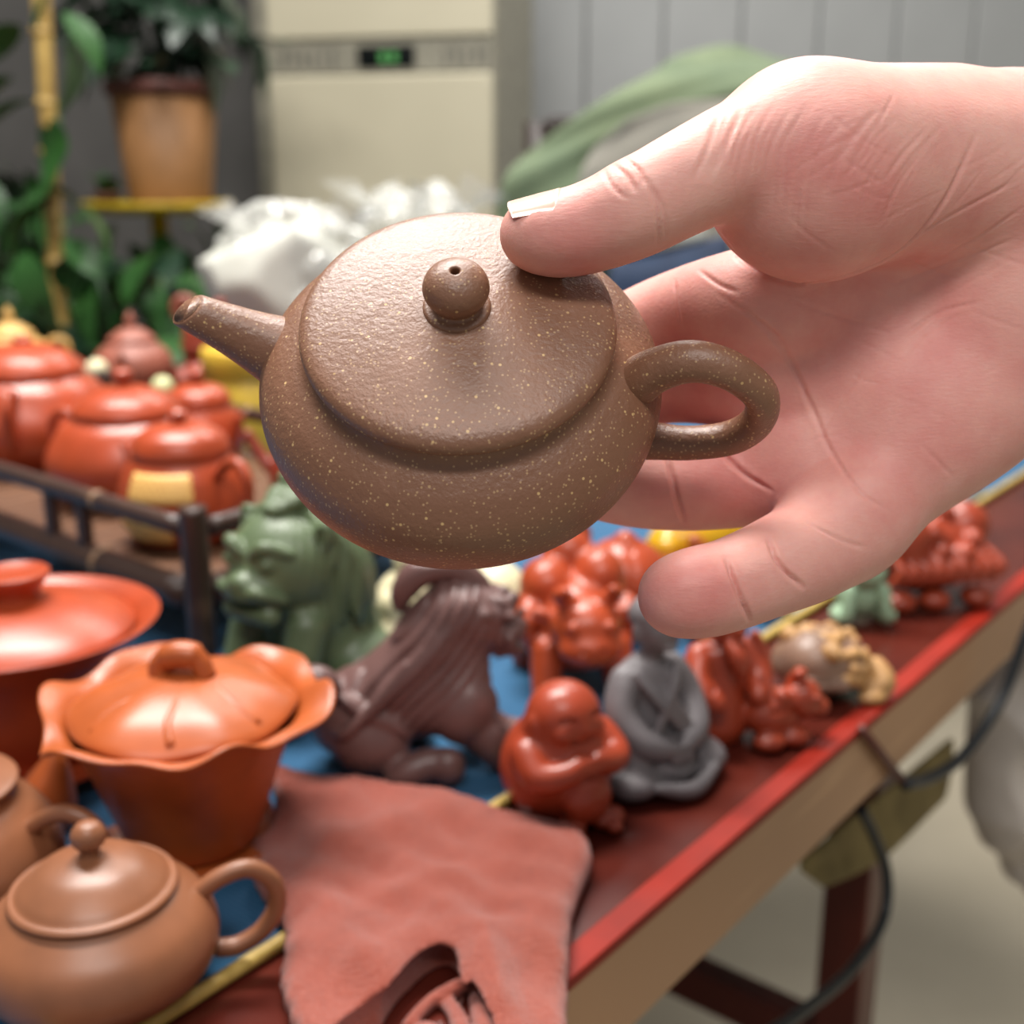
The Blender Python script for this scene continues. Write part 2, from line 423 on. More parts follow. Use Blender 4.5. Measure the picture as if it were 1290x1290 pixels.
def normals(V, Fq):
    e = np.cross(V[Fq[:,2]]-V[Fq[:,0]], V[Fq[:,3]]-V[Fq[:,1]]); N = np.zeros_like(V)
    for i in range(4):
        for j in range(3): N[:,j] += np.bincount(Fq[:,i], e[:,j], len(V))
    return N/np.maximum(np.linalg.norm(N,axis=1),1e-9)[:,None]
HN = normals(HV, HF)
def crease(pix, depth, width):
    pts = []
    for a in spline(pix, 14):
        d = Vector(((a[0]-645)/F, (645-a[1])/F, -1)).normalized()
        hit = bvh.ray_cast(Vector((0,0,0)), d)
        if hit[0] is not None: pts.append(np.array(hit[0]))
    if len(pts) < 3: return
    pts = np.array(pts); n = len(pts); m = width*3.2
    sel = np.where(np.all((HV > pts.min(0)-m) & (HV < pts.max(0)+m), axis=1))[0]
    best = np.full(len(sel), 1e9); tt = np.zeros(len(sel))
    for i in range(n-1):
        a, b = pts[i], pts[i+1]; ab = b-a; L = ab @ ab
        if L > 64: continue
        s = np.clip(((HV[sel]-a) @ ab)/max(L,1e-9), 0, 1); q = np.linalg.norm(HV[sel]-a-s[:,None]*ab, axis=1)
        u = q < best; best[u] = q[u]; tt[u] = ((i+s)/n)[u]
    fade = np.minimum(1, 4*np.minimum(tt, 1-tt)+.12)
    g = fade*np.exp(-(best/width)**2)
    DISP[sel] += 1.25*depth*(g - .25*fade*np.exp(-(best/(2.6*width))**2))
DISP = np.zeros(len(HV))
for pix, d, wd in [
    ([(905,292),(942,333),(1006,356),(1081,342),(1140,310),(1190,252),(1230,170)], .8, .7),
    ([(942,392),(985,440),(1022,510),(1044,563),(1081,617),(1119,643)], .42, .5),
    ([(905,371),(974,419),(1006,472),(1025,530)], .35, .5),
    ([(1000,380),(1060,400),(1120,420)], 0.22, .45),
    ([(841,575),(850,615),(862,658)], 1.0, .55), ([(905,565),(935,595),(972,618)], 1.0, .55),
    ([(914,702),(927,738),(945,782)], 1.1, .55), ([(966,676),(982,711),(1012,740)], 1.1, .55), ([(1010,655),(1060,680),(1090,690)], 0.38, .45),
    ([(815,225),(828,262),(830,310)], 0.52, .45), ([(822,235),(836,265),(838,300)], 0.30, .45),
    ([(770,205),(790,222),(800,240)], 0.52, .45), ([(783,196),(805,215),(812,232)], 0.52, .45), ([(760,215),(772,235),(790,250)], 0.34, .45),
    ([(1130,430),(1180,395),(1235,380)], 0.26, .45), ([(1160,560),(1185,585),(1200,600)], 0.22, .45), ([(880,340),(905,358),(930,368)], 0.38, .45),
    ([(850,352),(852,378),(858,410)], 0.38, .45),
    ([(1150,300),(1200,270),(1285,225)], 0.30, .45), ([(1180,330),(1230,300),(1288,262)], 0.30, .45), ([(1120,360),(1200,330),(1280,300)], 0.22, .45)]:
    crease(pix, d, wd)
for i in range(26):                                                  # irregular fan of fine wrinkles over the ball of the thumb
    s = (i+random.uniform(-.45,.45))/25; x0 = 962+s*270; x1 = 912+s*205+random.uniform(-10,10); a0 = random.uniform(0,.35); a1 = random.uniform(.6,1.0)
    A, B, Cc = np.array((x0, 108+s*34.)), np.array(((x0+x1)/2-16, 190+s*20.)), np.array((x1+8, 275+30*math.sin(s*3.0)))
    bz = lambda q: (1-q)**2*A + 2*q*(1-q)*(2*B-.5*A-.5*Cc) + q*q*Cc
    crease([tuple(bz(a0)), tuple(bz((a0+a1)/2)+random.uniform(-2,2)), tuple(bz(a1))], random.uniform(.07,.24), random.uniform(.38,.55))
for i in range(46):                                                  # short criss-cross lines on palm and wrist
    x, y = random.uniform(1020,1285), random.uniform(140,560); a = random.choice((-.6,-.45,.5,-.9))+random.uniform(-.2,.2); L = random.uniform(18,55)
    crease([(x-L*math.cos(a), y-L*math.sin(a)), (x+random.uniform(-3,3), y+random.uniform(-3,3)), (x+L*math.cos(a), y+L*math.sin(a))], random.uniform(.05,.14), .4)
for i in range(9):
    s = i/8; crease([(905+s*30,140+random.uniform(-8,8)), (890+s*26,185), (872+s*24,225)], random.uniform(.12,.25), .5)
HV = HV - HN*DISP[:,None]
# blood flush of the skin itself: finger pads and the mounds of the palm are a little redder
def blob(c, r): return np.exp(-np.sum((HV-np.asarray(c))**2, axis=1)/r**2)
flush = .37 + .38*blob(C(725,305,234), 9) + .22*blob(C(1130,480,262), 32) + .22*blob(C(1050,215,235), 18) \
        + .3*blob(C(865,750,244), 13) + .2*blob(C(900,605,272), 18) + .2*blob(C(860,430,280), 16)
hm = npmesh('hand', c2w(HV), HF)
at = hm.attributes.new('flush', 'FLOAT', 'POINT'); at.data.foreach_set('value', np.clip(flush,0,1).astype(np.float32))
def skin():
    m, nt, b = nodes_of('skin'); co = objco(nt)
    a = nt.nodes.new('ShaderNodeAttribute'); a.attribute_name = 'flush'
    n = noise(nt, 70, 5, .6, co); ad = nt.nodes.new('ShaderNodeMath'); ad.operation = 'MULTIPLY_ADD'
    nt.links.new(n.outputs[0], ad.inputs[0]); ad.inputs[1].default_value = .7; nt.links.new(a.outputs['Fac'], ad.inputs[2])
    c = mixc(nt, ramp(nt, ad.outputs[0], .45, 1.25), lin((238, 190, 175)), lin((206, 112, 108)))
    nt.links.new(c, b.inputs['Base Color'])
    b.inputs['Roughness'].default_value = .5; b.inputs['Specular IOR Level'].default_value = .4
    b.inputs['Subsurface Weight'].default_value = .35; b.inputs['Subsurface Radius'].default_value = (1, .35, .2); b.inputs['Subsurface Scale'].default_value = .003
    mp = nt.nodes.new('ShaderNodeMapping'); mp.inputs['Rotation'].default_value = (.3, 1.0, .4); mp.inputs['Scale'].default_value = (350, 1500, 1500)
    nt.links.new(co, mp.inputs[0]); n2 = noise(nt, 1, 3, .6, mp.outputs[0]); n3 = noise(nt, 1400, 2, .5, co)
    p = bump(nt, b, n2.outputs[0], .22, .0004); bump(nt, b, n3.outputs[0], .12, .0003, p); return m
hand = link('person', hm, skin()); tag(hand, 'bare right hand with open palm holding the speckled brown teapot, thumb on its lid', 'hand')
# thumbnail
def nail():
    ax = (C(668,293,239) - C(745,284,237)); ax /= np.linalg.norm(ax)
    up = np.array((-.12, .84, .53)); up -= ax*(up @ ax); up /= np.linalg.norm(up); sd = np.cross(ax, up)
    o = C(684,294,238.5); v = []; f = []; nu, nv = 16, 13
    b2 = BVHTree.FromPolygons([Vector(x) for x in HV], HF.tolist()); Rg = np.zeros((nu,nv))
    def geo(i, j):
        s = i/(nu-1); q = j/(nv-1)*2-1; l = -4.9 + 11.0*s - 1.3*q*q*(1 if s > .5 else -1)*abs(2*s-1)**2
        a = q*.82*(1-.06*s); return l, math.sin(a), math.cos(a)
    for i in range(nu):
        for j in range(nv):
            l, sa, ca = geo(i, j); d = sd*sa + up*ca; st = o + ax*l + d*20
            h = b2.ray_cast(Vector(st), Vector(-d), 20); r_ = 20-h[3] if h[0] is not None else 0
            Rg[i,j] = r_
            if i > nu*.5: Rg[i,j] = max(r_, Rg[i-1,j]-.10)
    for layer in (0, 1):
        for i in range(nu):
            for j in range(nv):
                l, sa, ca = geo(i, j); d = sd*sa + up*ca; edge = .14 if 0 < j < nv-1 and i > 0 else -.05
                v.append(o + ax*l + d*(Rg[i,j] + (edge if layer == 0 else -.35)))
    for layer in (0, 1):
        b0 = layer*nu*nv
        for i in range(nu-1):
            for j in range(nv-1):
                q = (b0+i*nv+j, b0+i*nv+j+1, b0+(i+1)*nv+j+1, b0+(i+1)*nv+j); f.append(q if layer else q[::-1])
    rim = [i*nv for i in range(nu)] + [(nu-1)*nv+j for j in range(1,nv)] + [i*nv+nv-1 for i in range(nu-2,-1,-1)] + [j for j in range(nv-2,0,-1)]
    for a, b in zip(rim, rim[1:]+rim[:1]): f.append((a, b, b+nu*nv, a+nu*nv))
    return pydata('nail', c2w(np.array(v)), f)
M_nail = plain('nail', (232, 188, 170), .3, (224, 176, 158), 90)
nl = link('thumbnail', nail(), M_nail, hand); nl['label'] = 'pale pink thumbnail'

# ================================================================== POTS ON THE TABLE
M_red = clay('red_clay', (174, 70, 36), .33); M_red2 = clay('deep_red_clay', (142, 58, 40), .4)
M_orange = clay('orange_clay', (180, 89, 41), .36); M_brown = clay('tan_brown_clay', (142, 90, 61), .38)
M_pinkbr = clay('pinkish_brown_clay', (150, 84, 66), .5); M_tan = clay('tan_clay', (208, 164, 92), .5)
M_green = clay('green_clay', (94, 110, 78), .4, .2); M_purple = clay('purple_brown_clay', (108, 78, 74), .38, .2)
M_grey = clay('dark_grey_clay', (112, 106, 108), .5, .3); M_red3 = clay('vermilion_clay', (160, 62, 36), .33)
M_cream = clay('cream_clay', (226, 216, 176), .4); M_yellow = clay('yellow_clay', (212, 176, 60), .4)
M_gold = plain('gold_glaze', (214, 164, 30), .25, (190, 140, 20), 40); M_mint = clay('pale_green_clay', (150, 178, 146), .45)
M_slate = clay('blue_grey_clay', (88, 112, 128), .5); M_plum = clay('plum_clay', (84, 56, 62), .45)
M_bam = woodmat('dark_bamboo', (104, 76, 58), (62, 42, 34), .38, (40, 40, 40)); M_node = plain('bamboo_node', (150, 112, 80), .5)
M_slat = woodmat('bamboo_slat', (140, 100, 72), (104, 72, 52), .45, (30, 200, 200))
M_dgrey = plain('dark_grey_stone', (60, 60, 62), .6)

def teapot(name, label, loc, rz, mat, body, lid, knob, handle=None, spout=None, group=None, hr=3.2, sr=(6, 4, 3.2), seg=64):
    t = thing(name, label, 'teapot', loc, rz, group)
    link('body', lathe('body', [tuple(x) for x in body], seg), mat, t)
    l = link('lid', lathe('lid', [tuple(x) for x in lid], seg), mat, t)
    if knob: link('knob', lathe('knob', [tuple(x) for x in knob], 32), mat, l)
    if handle:
        p = spline(handle, 6); link('handle', sweep('handle', p, hr, 16), mat, t)
    if spout:
        p = spline(spout, 6); r_ = [x[0] for x in spline([(x,) for x in sr], max(1, round((len(p)-1)/(len(sr)-1))))]
        r_ = list(np.interp(np.linspace(0,1,len(p)), np.linspace(0,1,len(r_)), r_))
        e = np.array(p[-1]); d = e-np.array(p[-2]); d /= np.linalg.norm(d)
        p = p + [e+d*.2, e-d*.3, e-d*6]; r_ = r_ + [r_[-1]*.85, r_[-1]*.7, r_[-1]*.6]
        link('spout', sweep('spout', p, r_, 20), mat, t)
    return t
def S(pts, n=5): return [tuple(x) for x in spline(pts, n)]
# tan-brown pot in the near corner
bd = [(0,0)] + S([(16,0),(18.5,1.2),(25,5),(33.5,12.5),(36,20.5),(33,29),(27,35),(23.5,37.5)]) + [(22,37.8)]
ld = [(22,37.4)] + S([(24.2,37.6),(25,38.6),(24,39.8),(22.6,39.9),(20,42.5),(14,46.8),(7,49),(3,49.6)]) + [(0,49.7)]
kn = S([(3.0,49),(2.9,51),(3.4,52.4),(5,54.6),(5,57.4),(3.2,60),(0.6,60.8)]) + [(0,60.8)]
teapot('clay_teapot', 'smooth tan-brown teapot with ball knob beside the red cloth', upright(T(134.2, 1262.8)), math.radians(18), M_brown, bd, ld, kn,
       [(29,0,29.5),(37,0,34.5),(46,0,36),(53,0,30),(54,0,21),(49,0,13),(41,0,9),(34,0,9.5)], [(-32,0,16),(-40,0,21),(-46,0,28),(-51,0,34)], hr=3.0)
bd = [(0,0)] + S([(22,0),(30,3),(38,14),(38,24),(33,34),(28,39),(25,41.5),(24.5,45)]) + [(23,45.2)]
ld = [(23,45)] + S([(25,45.2),(26,46.5),(25.5,48),(20,49.2),(8,50.2)]) + [(0,50.4)]
kn = S([(4,50),(3.6,52),(6,54),(6.4,57),(4,59),(1,59.6)]) + [(0,59.6)]
teapot('clay_teapot', 'broad tan-brown teapot with flat lid behind the ball-knobbed brown teapot', upright(T(-57.0, 1152.5)), math.radians(-6), M_brown, bd, ld, kn,
       [(30,0,32),(38,0,38),(47,0,40),(55,0,35),(56,0,25),(51,0,15),(43,0,10),(36,0,10)], [(-34,0,20),(-42,0,26),(-48,0,34)], hr=3.0)

# plain red gaiwan
g = thing('lidded_cup', 'plain glossy red lidded tea bowl with wide flared rim', 'tea bowl', upright(T(45.3, 957.6)))
cu = [(0,1)] + S([(24,1),(25,0),(27,1.5),(29,6),(36,20),(42,38),(47,50),(53,57),(57.5,60.5)]) + S([(58,61.4),(56.5,61.2),(50,57.8),(44,51),(38,40),(30,20)]) + [(0,8)]
link('bowl', lathe('bowl', cu, 96), M_red, g)
ll = [(44,53)] + S([(47,56),(47.3,57.2),(45,59.4),(38,63.5),(26,68),(14,70.5)]) + [(0,71.5)]
gl = link('lid', lathe('lid', ll, 96), M_red, g)
link('knob', lathe('knob', S([(9.5,70.6),(9.6,73),(11,76),(14.2,80.6),(14.6,82.2),(13.6,83),(12,82.4),(9,81.4)]) + [(0,81)], 48), M_red, gl)
link('saucer', lathe('saucer', [(0,-.0)] + S([(30,0),(33,1),(44,4),(52,8)]) + S([(52.4,9),(51,9),(43,5.6),(33,3)]) + [(27,2.4),(0,2.4)], 96), M_red, g).location.z = 0
for c in g.children:
    if c.name.split('.')[0] != 'saucer': c.location.z = .0025

# lotus gaiwan with wavy rim
g = thing('lidded_cup', 'orange clay lidded tea bowl with a wavy lotus-leaf rim', 'tea bowl', upright(T(247, 1073)), math.radians(8))
def wav(r, z, a):
    k = max(0, min(1, (r-34)/16.0)); k = k*k
    wv = .62*math.cos(6*a+.6) + .38*math.cos(3*a-1.1) + .3*math.cos(11*a)
    return r*(1 + .055*k*math.cos(6*a+.6+.9) + .03*k*math.cos(3*a)), z + k*4.2*wv
cu = [(0,6)] + S([(21,6),(23,5),(25,8),(29,20),(34,35),(39,48),(45,56.5),(51.5,59.5)]) + S([(52.2,60.6),(50.5,61),(44,58.2),(38,50),(32,36),(24,16)]) + [(0,10)]
link('bowl', lathe('bowl', cu, 144, wav), M_orange, g)
def wl(r, z, a): return r*(1+.02*math.cos(6*a)), z + (r/40)**2*1.0*math.cos(6*a+.6)
gl = link('lid', lathe('lid', [(38,54)] + S([(40.5,57),(40.6,58),(38,60.6),(30,65.5),(18,69.6),(8,71.2)]) + [(0,71.6)], 96, wl), M_orange, g)
for i in range(7):
    a = 2*math.pi*i/7+.2
    link('leaf_vein', sweep('leaf_vein', S([(6*math.cos(a),6*math.sin(a),71.2),(18*math.cos(a+.06),18*math.sin(a+.06),69.4),(28*math.cos(a-.03),28*math.sin(a-.03),66.2),(36*math.cos(a+.03),36*math.sin(a+.03),61.4)], 4), [2.0]*13, 12), M_orange, gl).location = (0, 0, -.0019)
link('stem_loop', sweep('stem_loop', S([(-8,2,70),(-7,2,75),(-1,0,78.5),(6,-1,77),(9,-2,70)], 6), [4.2]*9+[5.2]*9+[4.0]*7, 14), M_orange, gl)
def wsa(r, z, a):
    k = max(0, (r-25)/15.0); return r*(1+.07*k*math.cos(8*a)), z + k*2.2*math.cos(8*a+.5)
link('saucer', lathe('saucer', [(0,0)] + S([(23,0),(25,.8),(29,2.8),(33,5)]) + S([(33.3,6),(32.2,6.2),(29,4.8),(25,4)]) + [(0,4.5)], 128, wsa), M_orange, g)
pet = thing('clay_ornament', 'small orange clay bud ornament beside the lotus-rimmed tea bowl', 'ornament', upright(T(58.3, 1049.8)))
link('bud', Sdf((-16,-16,-2),(16,16,40),1.2).tube([(0,0,4),(2,0,14),(6,0,26),(7,0,33)],[11,10,5,1.5]).ell((-6,-4,8),(7,7,9)).floor().mesh('bud'), M_orange, pet)

# ================================================================== RED CLOTH
def poly_sd(X, Y, P):
    d = None; s = np.zeros(np.broadcast(X, Y).shape, bool); n = len(P)
    for i in range(n):
        a, b = P[i], P[(i+1) % n]; e = b-a; wx, wy = X-a[0], Y-a[1]
        t_ = np.clip((wx*e[0]+wy*e[1])/(e@e), 0, 1); q = (wx-e[0]*t_)**2+(wy-e[1]*t_)**2
        d = q if d is None else np.minimum(d, q)
        c = ((a[1] <= Y) & (Y < b[1])) | ((b[1] <= Y) & (Y < a[1]))
        with np.errstate(divide='ignore', invalid='ignore'): xi = a[0] + (Y-a[1])/(b[1]-a[1])*e[0]
        s ^= c & (X < xi)
    d = np.sqrt(d); return np.where(s, -d, d)
HC = .013
pix = [(338,962),(352,950),(380,958),(430,965),(560,985),(660,1012),(712,1024),(738,1040),(746,1062),(738,1090),(722,1130),(716,1200),(714,1300),(712,1420),(400,1420),(385,1330),(372,1280),(352,1215),(358,1170),(346,1130),(318,1092),(324,1060),(314,1042),(338,1028),(346,990)]
oc = T(540, 1150); P2 = [np.array(((q := T(x, y, HC)).x-oc.x, q.y-oc.y))*1000 for x, y in pix]
P2 = [np.array(x) for x in spline(P2+[P2[0]], 3)][:-1]
allp = np.array(P2); sd_ = Sdf((allp[:,0].min()-6, allp[:,1].min()-6, -3), (allp[:,0].max()+6, allp[:,1].max()+6, 30), 1.0)
X = sd_.ax[0][:,None]; Y = sd_.ax[1][None,:]
d2 = poly_sd(X, Y, P2) + .5*np.sin(X*.9+Y*.3)*np.cos(Y*.8)
def fold(ax_, ay, bx, by, wd, hgt):
    a = np.array(((q := T(ax_, ay, HC)).x-oc.x, q.y-oc.y))*1000; b = np.array(((q := T(bx, by, HC)).x-oc.x, q.y-oc.y))*1000
    e = b-a; t_ = np.clip(((X-a[0])*e[0]+(Y-a[1])*e[1])/(e@e), 0, 1); q = np.hypot(X-a[0]-e[0]*t_, Y-a[1]-e[1]*t_)
    return hgt*np.exp(-(q/wd)**2)
H = 11 + 1.3*np.sin(X*.09+1)*np.cos(Y*.11) + 1.1*np.sin(X*.17+Y*.13+1.5*np.sin(Y*.05))*np.sin(Y*.13+.6*np.sin(X*.07)) + .14*np.sin(X*.5+2*np.sin(Y*.2)) + fold(420,1050,540,1020,9,2.2) + fold(480,1120,600,1090,7,2.0) + fold(600,1060,690,1040,10,1.6) \
    + fold(390,1100,450,1200,8,2.0) + fold(640,1200,700,1080,9,2.4) + fold(480,1060,500,1160,6,-1.4) + fold(560,1150,640,1140,5,-1.2) + fold(610,1180,640,1290,6,2.5) + fold(470,1215,560,1160,12,5) + fold(600,1180,615,1260,9,4)
Z = sd_.ax[2][None,None,:]
gv = ((X/1000+oc.x-EA.x)*V_.x + (Y/1000+oc.y-EA.y)*V_.y); zb = np.where(gv > SV+.0015, 2.3, np.where(gv > SV-.005, 5.2, .6))
dz = np.maximum((Z - H[:,:,None]), (zb[:,:,None]-Z)); e2 = d2[:,:,None]
a_, b_ = e2+5, dz+5
sd_.D = (np.minimum(np.maximum(a_, b_), 0) + np.hypot(np.maximum(a_,0), np.maximum(b_,0)) - 5).astype(np.float32)
def W(px, py, z): q = T(px, py, HC); return ((q.x-oc.x)*1000, (q.y-oc.y)*1000, z)
for pts_, r_ in [([W(562,1182,6), W(550,1205,6), W(520,1260,6), W(495,1400,6)], [5,8.5,11,14]), ([W(560,1205,15), W(540,1245,14), W(515,1320,13)], [4,9,13]), ([W(588,1195,7), W(596,1250,7), W(590,1330,7)], [5,7,9]), ([W(505,1250,8), W(468,1278,8), W(445,1305,8)], [6,8,9]), ([W(500,1275,16), W(470,1310,15)], [6,9])]:
    sd_.tube(pts_, r_, 1.2, True)
for pts_, r_ in [([W(535,1262,0), W(530,1310,2), W(525,1400,3)], [5,8,9]), ([W(556,1215,1), W(578,1255,4), W(590,1330,6)], [2,2.6,3.6]), ([W(512,1250,1), W(545,1225,3), W(585,1212,5)], [2,2,2.4]), ([W(600,1230,5), W(612,1280,7), W(615,1350,8)], [2.5,3.5,4]), ([W(470,1290,1), W(500,1330,2)], [4,5])]:
    sd_.tube(pts_, r_, 1.0)
def terry():
    m, nt, b = nodes_of('terry_cloth'); co = objco(nt)
    n = noise(nt, 60, 4, vec=co); n2 = noise(nt, 900, 4, .7, co)
    mp = nt.nodes.new('ShaderNodeMapping'); mp.inputs['Rotation'].default_value = (0,0,.6); mp.inputs['Scale'].default_value = (300,1100,700); nt.links.new(co, mp.inputs[0])
    n3 = noise(nt, 1, 3, .6, mp.outputs[0])
    c = mixc(nt, ramp(nt, n.outputs[0], .3, .7), lin((150, 70, 54)), lin((130, 58, 44)))
    nt.links.new(mixc(nt, ramp(nt, n2.outputs[0], .35, .7), c, lin((168, 86, 68))), b.inputs['Base Color'])
    b.inputs['Roughness'].default_value = .95; b.inputs['Specular IOR Level'].default_value = .1; b.inputs['Sheen Weight'].default_value = .35
    p = bump(nt, b, n3.outputs[0], .55, .0014); bump(nt, b, n2.outputs[0], .8, .0014, p); return m
clo = link('polishing_cloth', sd_.mesh('polishing_cloth', 1), terry()); clo.location = (oc.x, oc.y, TZ)
tag(clo, 'crumpled terracotta-red terry cloth lying over the table edge', 'cloth')

# ================================================================== BAMBOO TRAY WITH POTS
tp = T(258, 846); tr = thing('bamboo_tray', 'dark bamboo tray with railing carrying the red teapots', 'tray', (tp.x, tp.y, TZ+.0026), math.radians(50))
LX, LY = 205, 410
def bam(name, a, b, r_, nodes=3, parent=tr):
    a, b = np.array(a, float), np.array(b, float); n = 28; pts = [a+(b-a)*i/n for i in range(n+1)]
    o = link(name, sweep(name, pts, [r_]*(n+1), 14), M_bam, parent)
    L = np.linalg.norm(b-a)
    for j in range(nodes):
        f_ = (j+.6)/nodes; w_ = 2.2/L
        link('bamboo_node', sweep('bamboo_node', [a+(b-a)*(f_-w_), a+(b-a)*f_, a+(b-a)*(f_+w_)], [r_*1.0, r_*1.14, r_*1.0], 14), M_node, o)
    return o
for x, y in ((0,0),(LX,0),(0,LY),(LX,LY)): bam('post', (x,y,0), (x,y,86), 7.2, 0)
for z, r_, nm in ((74, 5.2, 'rail'), (38, 8.6, 'beam')):
    bam(nm, (0,9,z), (0,LY-9,z), r_); bam(nm, (LX,9,z), (LX,LY-9,z), r_); bam(nm, (9,0,z), (LX-9,0,z), r_); bam(nm, (9,LY,z), (LX-9,LY,z), r_)
for y in (104, 138, 280, 314):
    for x in (0, LX): bam('baluster', (x,y,43), (x,y,71), 4.4, 0)
for x in (88, 116):
    for y in (0, LY): bam('baluster', (x,y,43), (x,y,71), 4.4, 0)
ns = 18; sm = boxmesh('slat', (.006, -.0098, 0), ((LX-6)/1000, .0098, .006), .001)
for i in range(ns):
    o = link('slat', sm, M_slat, tr, False); o.location = (0, (12+(i+.5)*(LY-24)/ns)/1000, .038)
def ontray(x, y): q = Matrix.Rotation(math.radians(50),3,'Z') @ Vector((x/1000,y/1000,0)); return (tp.x+q.x, tp.y+q.y, TZ+.0468)
bd = [(0,0)] + S([(20,0),(27,2),(35,13),(37,24),(34,37),(30,45),(26,50)]) + [(24,50.5)]
ld = [(24,50)] + S([(27,50.4),(27.5,52),(26.5,56),(23,61.5),(15,66),(7,67.6)]) + [(0,68)]
kn = S([(4,67),(3.6,69),(5.4,71.4),(5.2,73.6),(2.6,75.6)]) + [(0,75.8)]
hd = [(33,0,42),(42,0,50),(52,0,52),(59,0,44),(58,0,32),(50,0,20),(40,0,16),(35,0,16)]; spt = [(-34,0,22),(-43,0,28),(-50,0,38),(-56,0,48)]
pA = teapot('red_teapot', 'red clay teapot with yellow paper label behind the tray corner post', ontray(46, 74), math.radians(-40), M_red, bd, ld, kn, hd, spt, 'red teapots on the bamboo tray')
def lab(parent, a0, a1, z0, z1, prof_r):
    v = []; f = []; n = 14; m = 6
    for j in range(m+1):
        z = z0+(z1-z0)*j/m
        for i in range(n+1):
            a = a0+(a1-a0)*i/n; r_ = np.interp(z, [p[1] for p in prof_r], [p[0] for p in prof_r])+.5
            v.append((r_*math.cos(a)/1000, r_*math.sin(a)/1000, z/1000))
    for j in range(m):
        for i in range(n): q = j*(n+1)+i; f.append((q, q+1, q+n+2, q+n+1))
    o = link('paper_label', pydata('paper_label', v, f), M_label, parent); so = o.modifiers.new('s', 'SOLIDIFY'); so.thickness = .0003; o['label'] = 'yellow paper label printed with tiny rows'
def labelmat():
    m, nt, b = nodes_of('yellow_label'); co = objco(nt); mp = nt.nodes.new('ShaderNodeMapping'); mp.inputs['Scale'].default_value = (500,500,500); nt.links.new(co, mp.inputs[0])
    ch = nt.nodes.new('ShaderNodeTexVoronoi'); ch.inputs['Scale'].default_value = 1; ch.inputs['Randomness'].default_value = .15; nt.links.new(mp.outputs[0], ch.inputs[0])
    nt.links.new(mixc(nt, ramp(nt, ch.outputs['Distance'], .25, .4), lin((204, 120, 60)), lin((236, 188, 108))), b.inputs['Base Color']); b.inputs['Roughness'].default_value = .5; return m
M_label = labelmat(); back = math.radians(-90+40-8)
lab(pA, back-.55, back+.55, 30, 45, bd); lab(pA, back-.75, back+.2, 6, 18, bd)
big = lambda b_, k: [(r_*k, z*k) for r_, z in b_]; b3 = lambda b_, k: [(x*k, y*k, z*k) for x, y, z in b_]
fl = [(0,0)] + S([(28,0),(36,3),(46,16),(46,28),(38,42),(31,48),(29,50)]) + [(27,50.4)]
fld = [(27,50)] + S([(30,50.2),(30.6,52),(29,55),(24,60),(14,64.5),(6,66)]) + [(0,66.2)]
fk = S([(3.6,66),(3.4,68),(5.6,70.6),(5.4,74),(2.6,76)]) + [(0,76.2)]
teapot('red_teapot', 'wide red clay teapot with domed ridged lid on the tray', ontray(78, 178), math.radians(160), M_red, big(fl,1.1), big(fld,1.1), big(fk,1.1), hd, [(-40,0,20),(-50,0,28),(-57,0,38),(-62,0,46)], 'red teapots on the bamboo tray')
teapot('red_teapot', 'large orange-red teapot at the far end of the bamboo tray', ontray(88, 318), math.radians(-80), M_red, big(fl,1.3), big(fld,1.3), big(fk,1.2), b3(hd,1.15), b3([(-40,0,20),(-50,0,28),(-57,0,38),(-62,0,46)],1.15), 'red teapots on the bamboo tray', hr=4)
teapot('red_teapot', 'red clay teapot with flat shoulder beside the labelled teapot', ontray(142, 62), math.radians(-15), M_red2, big(bd,.95), big(ld,.95), big(kn,.95), b3(hd,.95), b3(spt,.95), 'red teapots on the bamboo tray')
teapot('red_teapot', 'small red clay teapot behind the wide ridged teapot', ontray(164, 222), math.radians(140), M_red, big(bd,.85), big(ld,.85), big(kn,.9), b3(hd,.85), b3(spt,.85), 'red teapots on the bamboo tray')
# dark stone beside the tray
st = Sdf((-50,-35,-2),(50,35,40),1.6).ell((0,0,10),(40,26,20),k=4).ell((14,4,20),(20,16,12),k=6).floor().mesh('ink_stone'); st = link('ink_stone', st, M_dgrey)
q = T(-8, 790); st.location = (q.x, q.y, TZ+.0025); tag(st, 'dark grey rounded stone behind the glossy red tea bowl', 'stone')

# stepped riser behind the tray with more ware
ry = 1.04
ri = thing('display_riser', 'dark wooden display riser behind the bamboo tray', 'riser', (-.36, 1.15, TZ+.003), 0)
rh = .046
link('board', boxmesh('board', (-.30,-.115,rh-.012), (.30,.115,rh), .002), M_leg, ri, False)
for x in (-.28, .28): link('side_panel', boxmesh('side_panel', (x-.008,-.11,0), (x+.008,.11,rh-.0122), .001), M_leg, ri, False)
def onriser(px, y): q = PY(px, 500, y); return (q.x, y, TZ+rh+.0032)
def jar(loc):
    t = thing('clay_jar', 'dark red banded clay jar with ring handle on the riser', 'jar', loc)
    k = 1.0
    link('body', lathe('body', [(0,0)] + S([(24,0),(30,4),(36,18),(37,34)]) + S([(38.5,36),(38.5,40),(37,42),(37,46)]) + S([(35,54),(30,60),(26,62)]) + [(0,62)], 48), M_red2, t)
    l = link('lid', lathe('lid', [(26,62)] + S([(28,62.5),(28,65),(20,69),(8,71)]) + [(0,71.4)], 48), M_red2, t)
    link('knob', lathe('knob', S([(4,71),(4,73),(7,76),(6,80),(2,82)]) + [(0,82)], 24), M_red2, l)
    link('ring_handle', sweep('ring_handle', S([(-30,0,56),(-40,0,66),(-42,0,76),(-34,0,82),(-24,0,76),(-20,0,66)]), 5, 12), M_pinkbr, t); return t
jar(onriser(284, 1.16))
